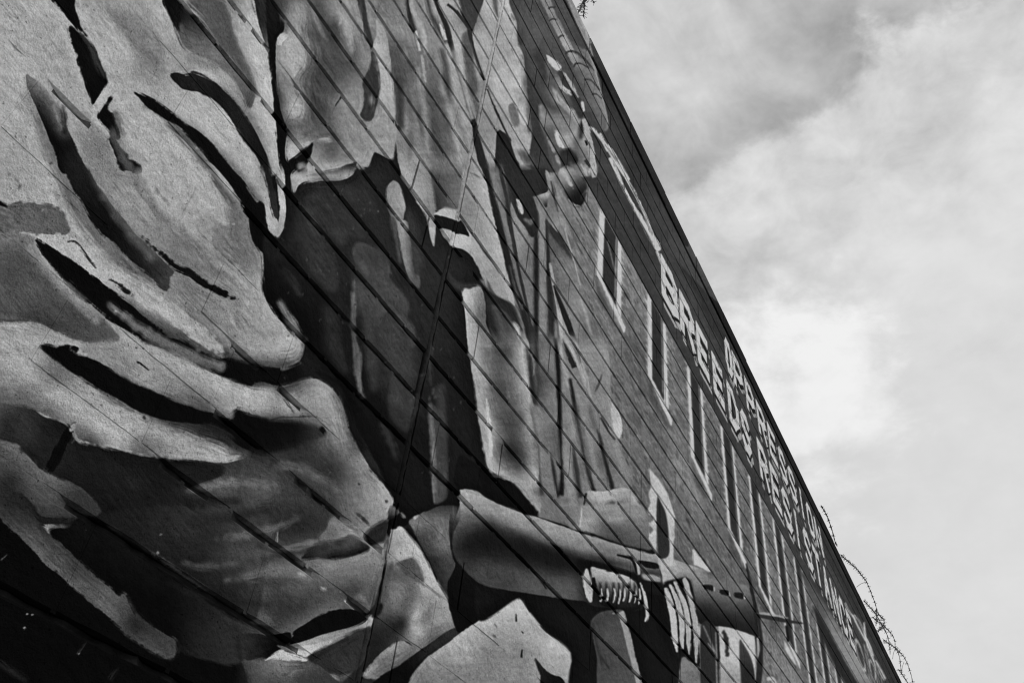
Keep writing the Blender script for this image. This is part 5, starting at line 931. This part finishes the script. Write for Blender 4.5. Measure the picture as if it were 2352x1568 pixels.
def resample(P, step):
    out = [P[0]]; acc = 0
    for i in range(1, len(P)):
        d = (P[i] - P[i - 1]).length; s = 0
        while acc + d - s >= step:
            s += step - acc; acc = 0; out.append(P[i - 1].lerp(P[i], s / d))
        acc += d - s
    out.append(P[-1]); return out
def barbed(pts, label, rad, barb, every, ys):
    root = bpy.data.objects.new('barbed_wire', None); C.objects.link(root)
    P3 = [ray(a, b_, y) for (a, b_), y in zip(pts, ys)]
    root.location = P3[0]; root['label'] = label; root['category'] = 'barbed wire'; root['group'] = 'barbed wire loops along the wall top'
    L = [p - P3[0] for p in smoothline(P3)]
    L = resample(L, every / 5)
    st = []
    for ph in (0, math.pi):
        Q = []
        for i, p in enumerate(L):
            t = (L[min(i + 1, len(L) - 1)] - L[max(i - 1, 0)]).normalized(); u = t.cross(Vector((.1, .9, .3))).normalized(); w_ = t.cross(u)
            a = i * 1.25 + ph; Q.append(p + (u * math.cos(a) + w_ * math.sin(a)) * rad * 1.05)
        st.append(Q)
    for Q in st: mesh_obj('strand', *tubev(Q, rad), wire_m, root, True)
    prev = None
    for i in range(2, len(L) - 1, 5):
        p = L[i]; t = (L[i + 1] - L[i - 1]).normalized(); u = t.cross(Vector((rnd.uniform(-1, 1), rnd.uniform(-1, 1), rnd.uniform(-1, 1)))).normalized(); w_ = t.cross(u)
        g = [tubev([p + t * rad * 4 * (k / 14 - .5) + (u * math.cos(k * 1.35) + w_ * math.sin(k * 1.35)) * rad * 2.3 for k in range(15)], rad * .9, 4)]
        for s, off in ((1, .8), (-1, -.8)):
            d = (u * math.cos(.5 * s) + w_ * math.sin(.5 * s) * .8) * s
            e = (u * math.cos(2.0 + .4 * s) + w_ * math.sin(2.0)) * s
            for q in (d, e):
                c0 = p + t * rad * off * 2; g.append(tubev([c0 - q * barb * .1, c0 + q * barb * .6, c0 + q * barb], rad * .8, 4)); 
        mesh_obj('barb', *merge(g), wire_m, root, True)
    return root
q8 = lambda X, Y: (1654 + X / 4, 1176 + Y / 4)
q3 = lambda X, Y: (1102.5 + X / 8, Y / 8)
def ramp_y(n, a, b_): return [a + (b_ - a) * i / (n - 1) for i in range(n)]
def run(P, label, rad, barb, every, ya, yb): return barbed(P, label, rad, barb, every, ramp_y(len(P), ya, yb))
R_ = .0048
run([q3(1900, 318), q3(1910, 200), q3(1925, 130), q3(1915, 40), q3(1950, 5), q3(2010, -60), q3(2100, 60)], 'ragged end of barbed wire curling over the coping at the top edge of the photo', .003, .034, .08, .1, .14)
run([q3(1790, 260), q3(1850, 150), q3(1880, 70), q3(1930, -10), q3(1990, -90)], 'short barbed strand crossing the ragged wire end at the top edge', .003, .034, .08, .08, .13)
run([q8(930, -60), q8(975, 20), q8(1005, 95), q8(1030, 170), q8(1042, 215), q8(1056, 270), q8(1075, 310)], 'small barbed wire loop lying close to the coping, uppermost of the right hand loops', R_, .036, .15, .1, .1)
run([q8(1110, 390), q8(1180, 455), q8(1250, 515), q8(1310, 590), q8(1345, 640), q8(1390, 745), q8(1425, 840), q8(1438, 900), q8(1436, 985), q8(1432, 1040)], 'widest barbed wire loop arching out from the coping and back down', R_, .04, .2, .1, .14)
run([q8(1320, 810), q8(1395, 890), q8(1440, 950), q8(1490, 1040), q8(1530, 1115), q8(1550, 1180), q8(1560, 1240), q8(1562, 1300)], 'barbed wire strand running down beside the coping below the widest loop', R_, .044, .26, .1, .12)
run([q8(1425, 900), q8(1480, 960), q8(1505, 985), q8(1498, 1040), q8(1450, 1090)], 'thin hooked barbed wire offcut inside the crossing strands', .005, .05, .2, .12, .12)
run([q8(1400, 960), q8(1450, 1000), q8(1510, 1050), q8(1570, 1110), q8(1605, 1180), q8(1610, 1240), q8(1640, 1300), q8(1655, 1370), q8(1665, 1480)], 'barbed wire strand bowing outward beside the tangle in the middle of the row', R_, .048, .3, .12, .14)
run([q8(1500, 1170), q8(1560, 1210), q8(1640, 1270), q8(1690, 1330), q8(1725, 1400), q8(1745, 1460), q8(1762, 1520), q8(1770, 1590), q8(1765, 1660)], 'outermost barbed wire loop near the lower edge of the photo', R_, .052, .34, .1, .14)
run([q8(1640, 1440), q8(1680, 1500), q8(1710, 1540), q8(1740, 1600), q8(1760, 1660)], 'lowest barbed wire strand hugging the coping at the bottom edge', R_, .052, .34, .1, .12)
# thin tie wires and stays
def stay(a, b_, label):
    P = [ray(*a, .12), ray(*b_, .1)]; P.insert(1, P[0].lerp(P[1], .5) + Vector((0, .01, .01)))
    o0 = P[0].copy(); V, Fc = tubev(smoothline([p - o0 for p in P], 4), .005)
    o = mesh_obj('tie_wire', V, Fc, wire_m, None, True); o.location = o0; o['label'] = label; o['category'] = 'tie wire'; o['group'] = 'tie wires holding the loops'
stay(q8(1335, 640), q8(1255, 685), 'straight tie wire from the widest loop back to the coping')
stay(q8(1490, 1040), q8(1450, 1090), 'short tie wire under the crossing strands')
stay(q8(1610, 1250), q8(1585, 1345), 'upright tie wire below the bowed strand')
stay(q8(1690, 1370), q8(1668, 1480), 'tie wire beside the outermost loop near the bottom edge')
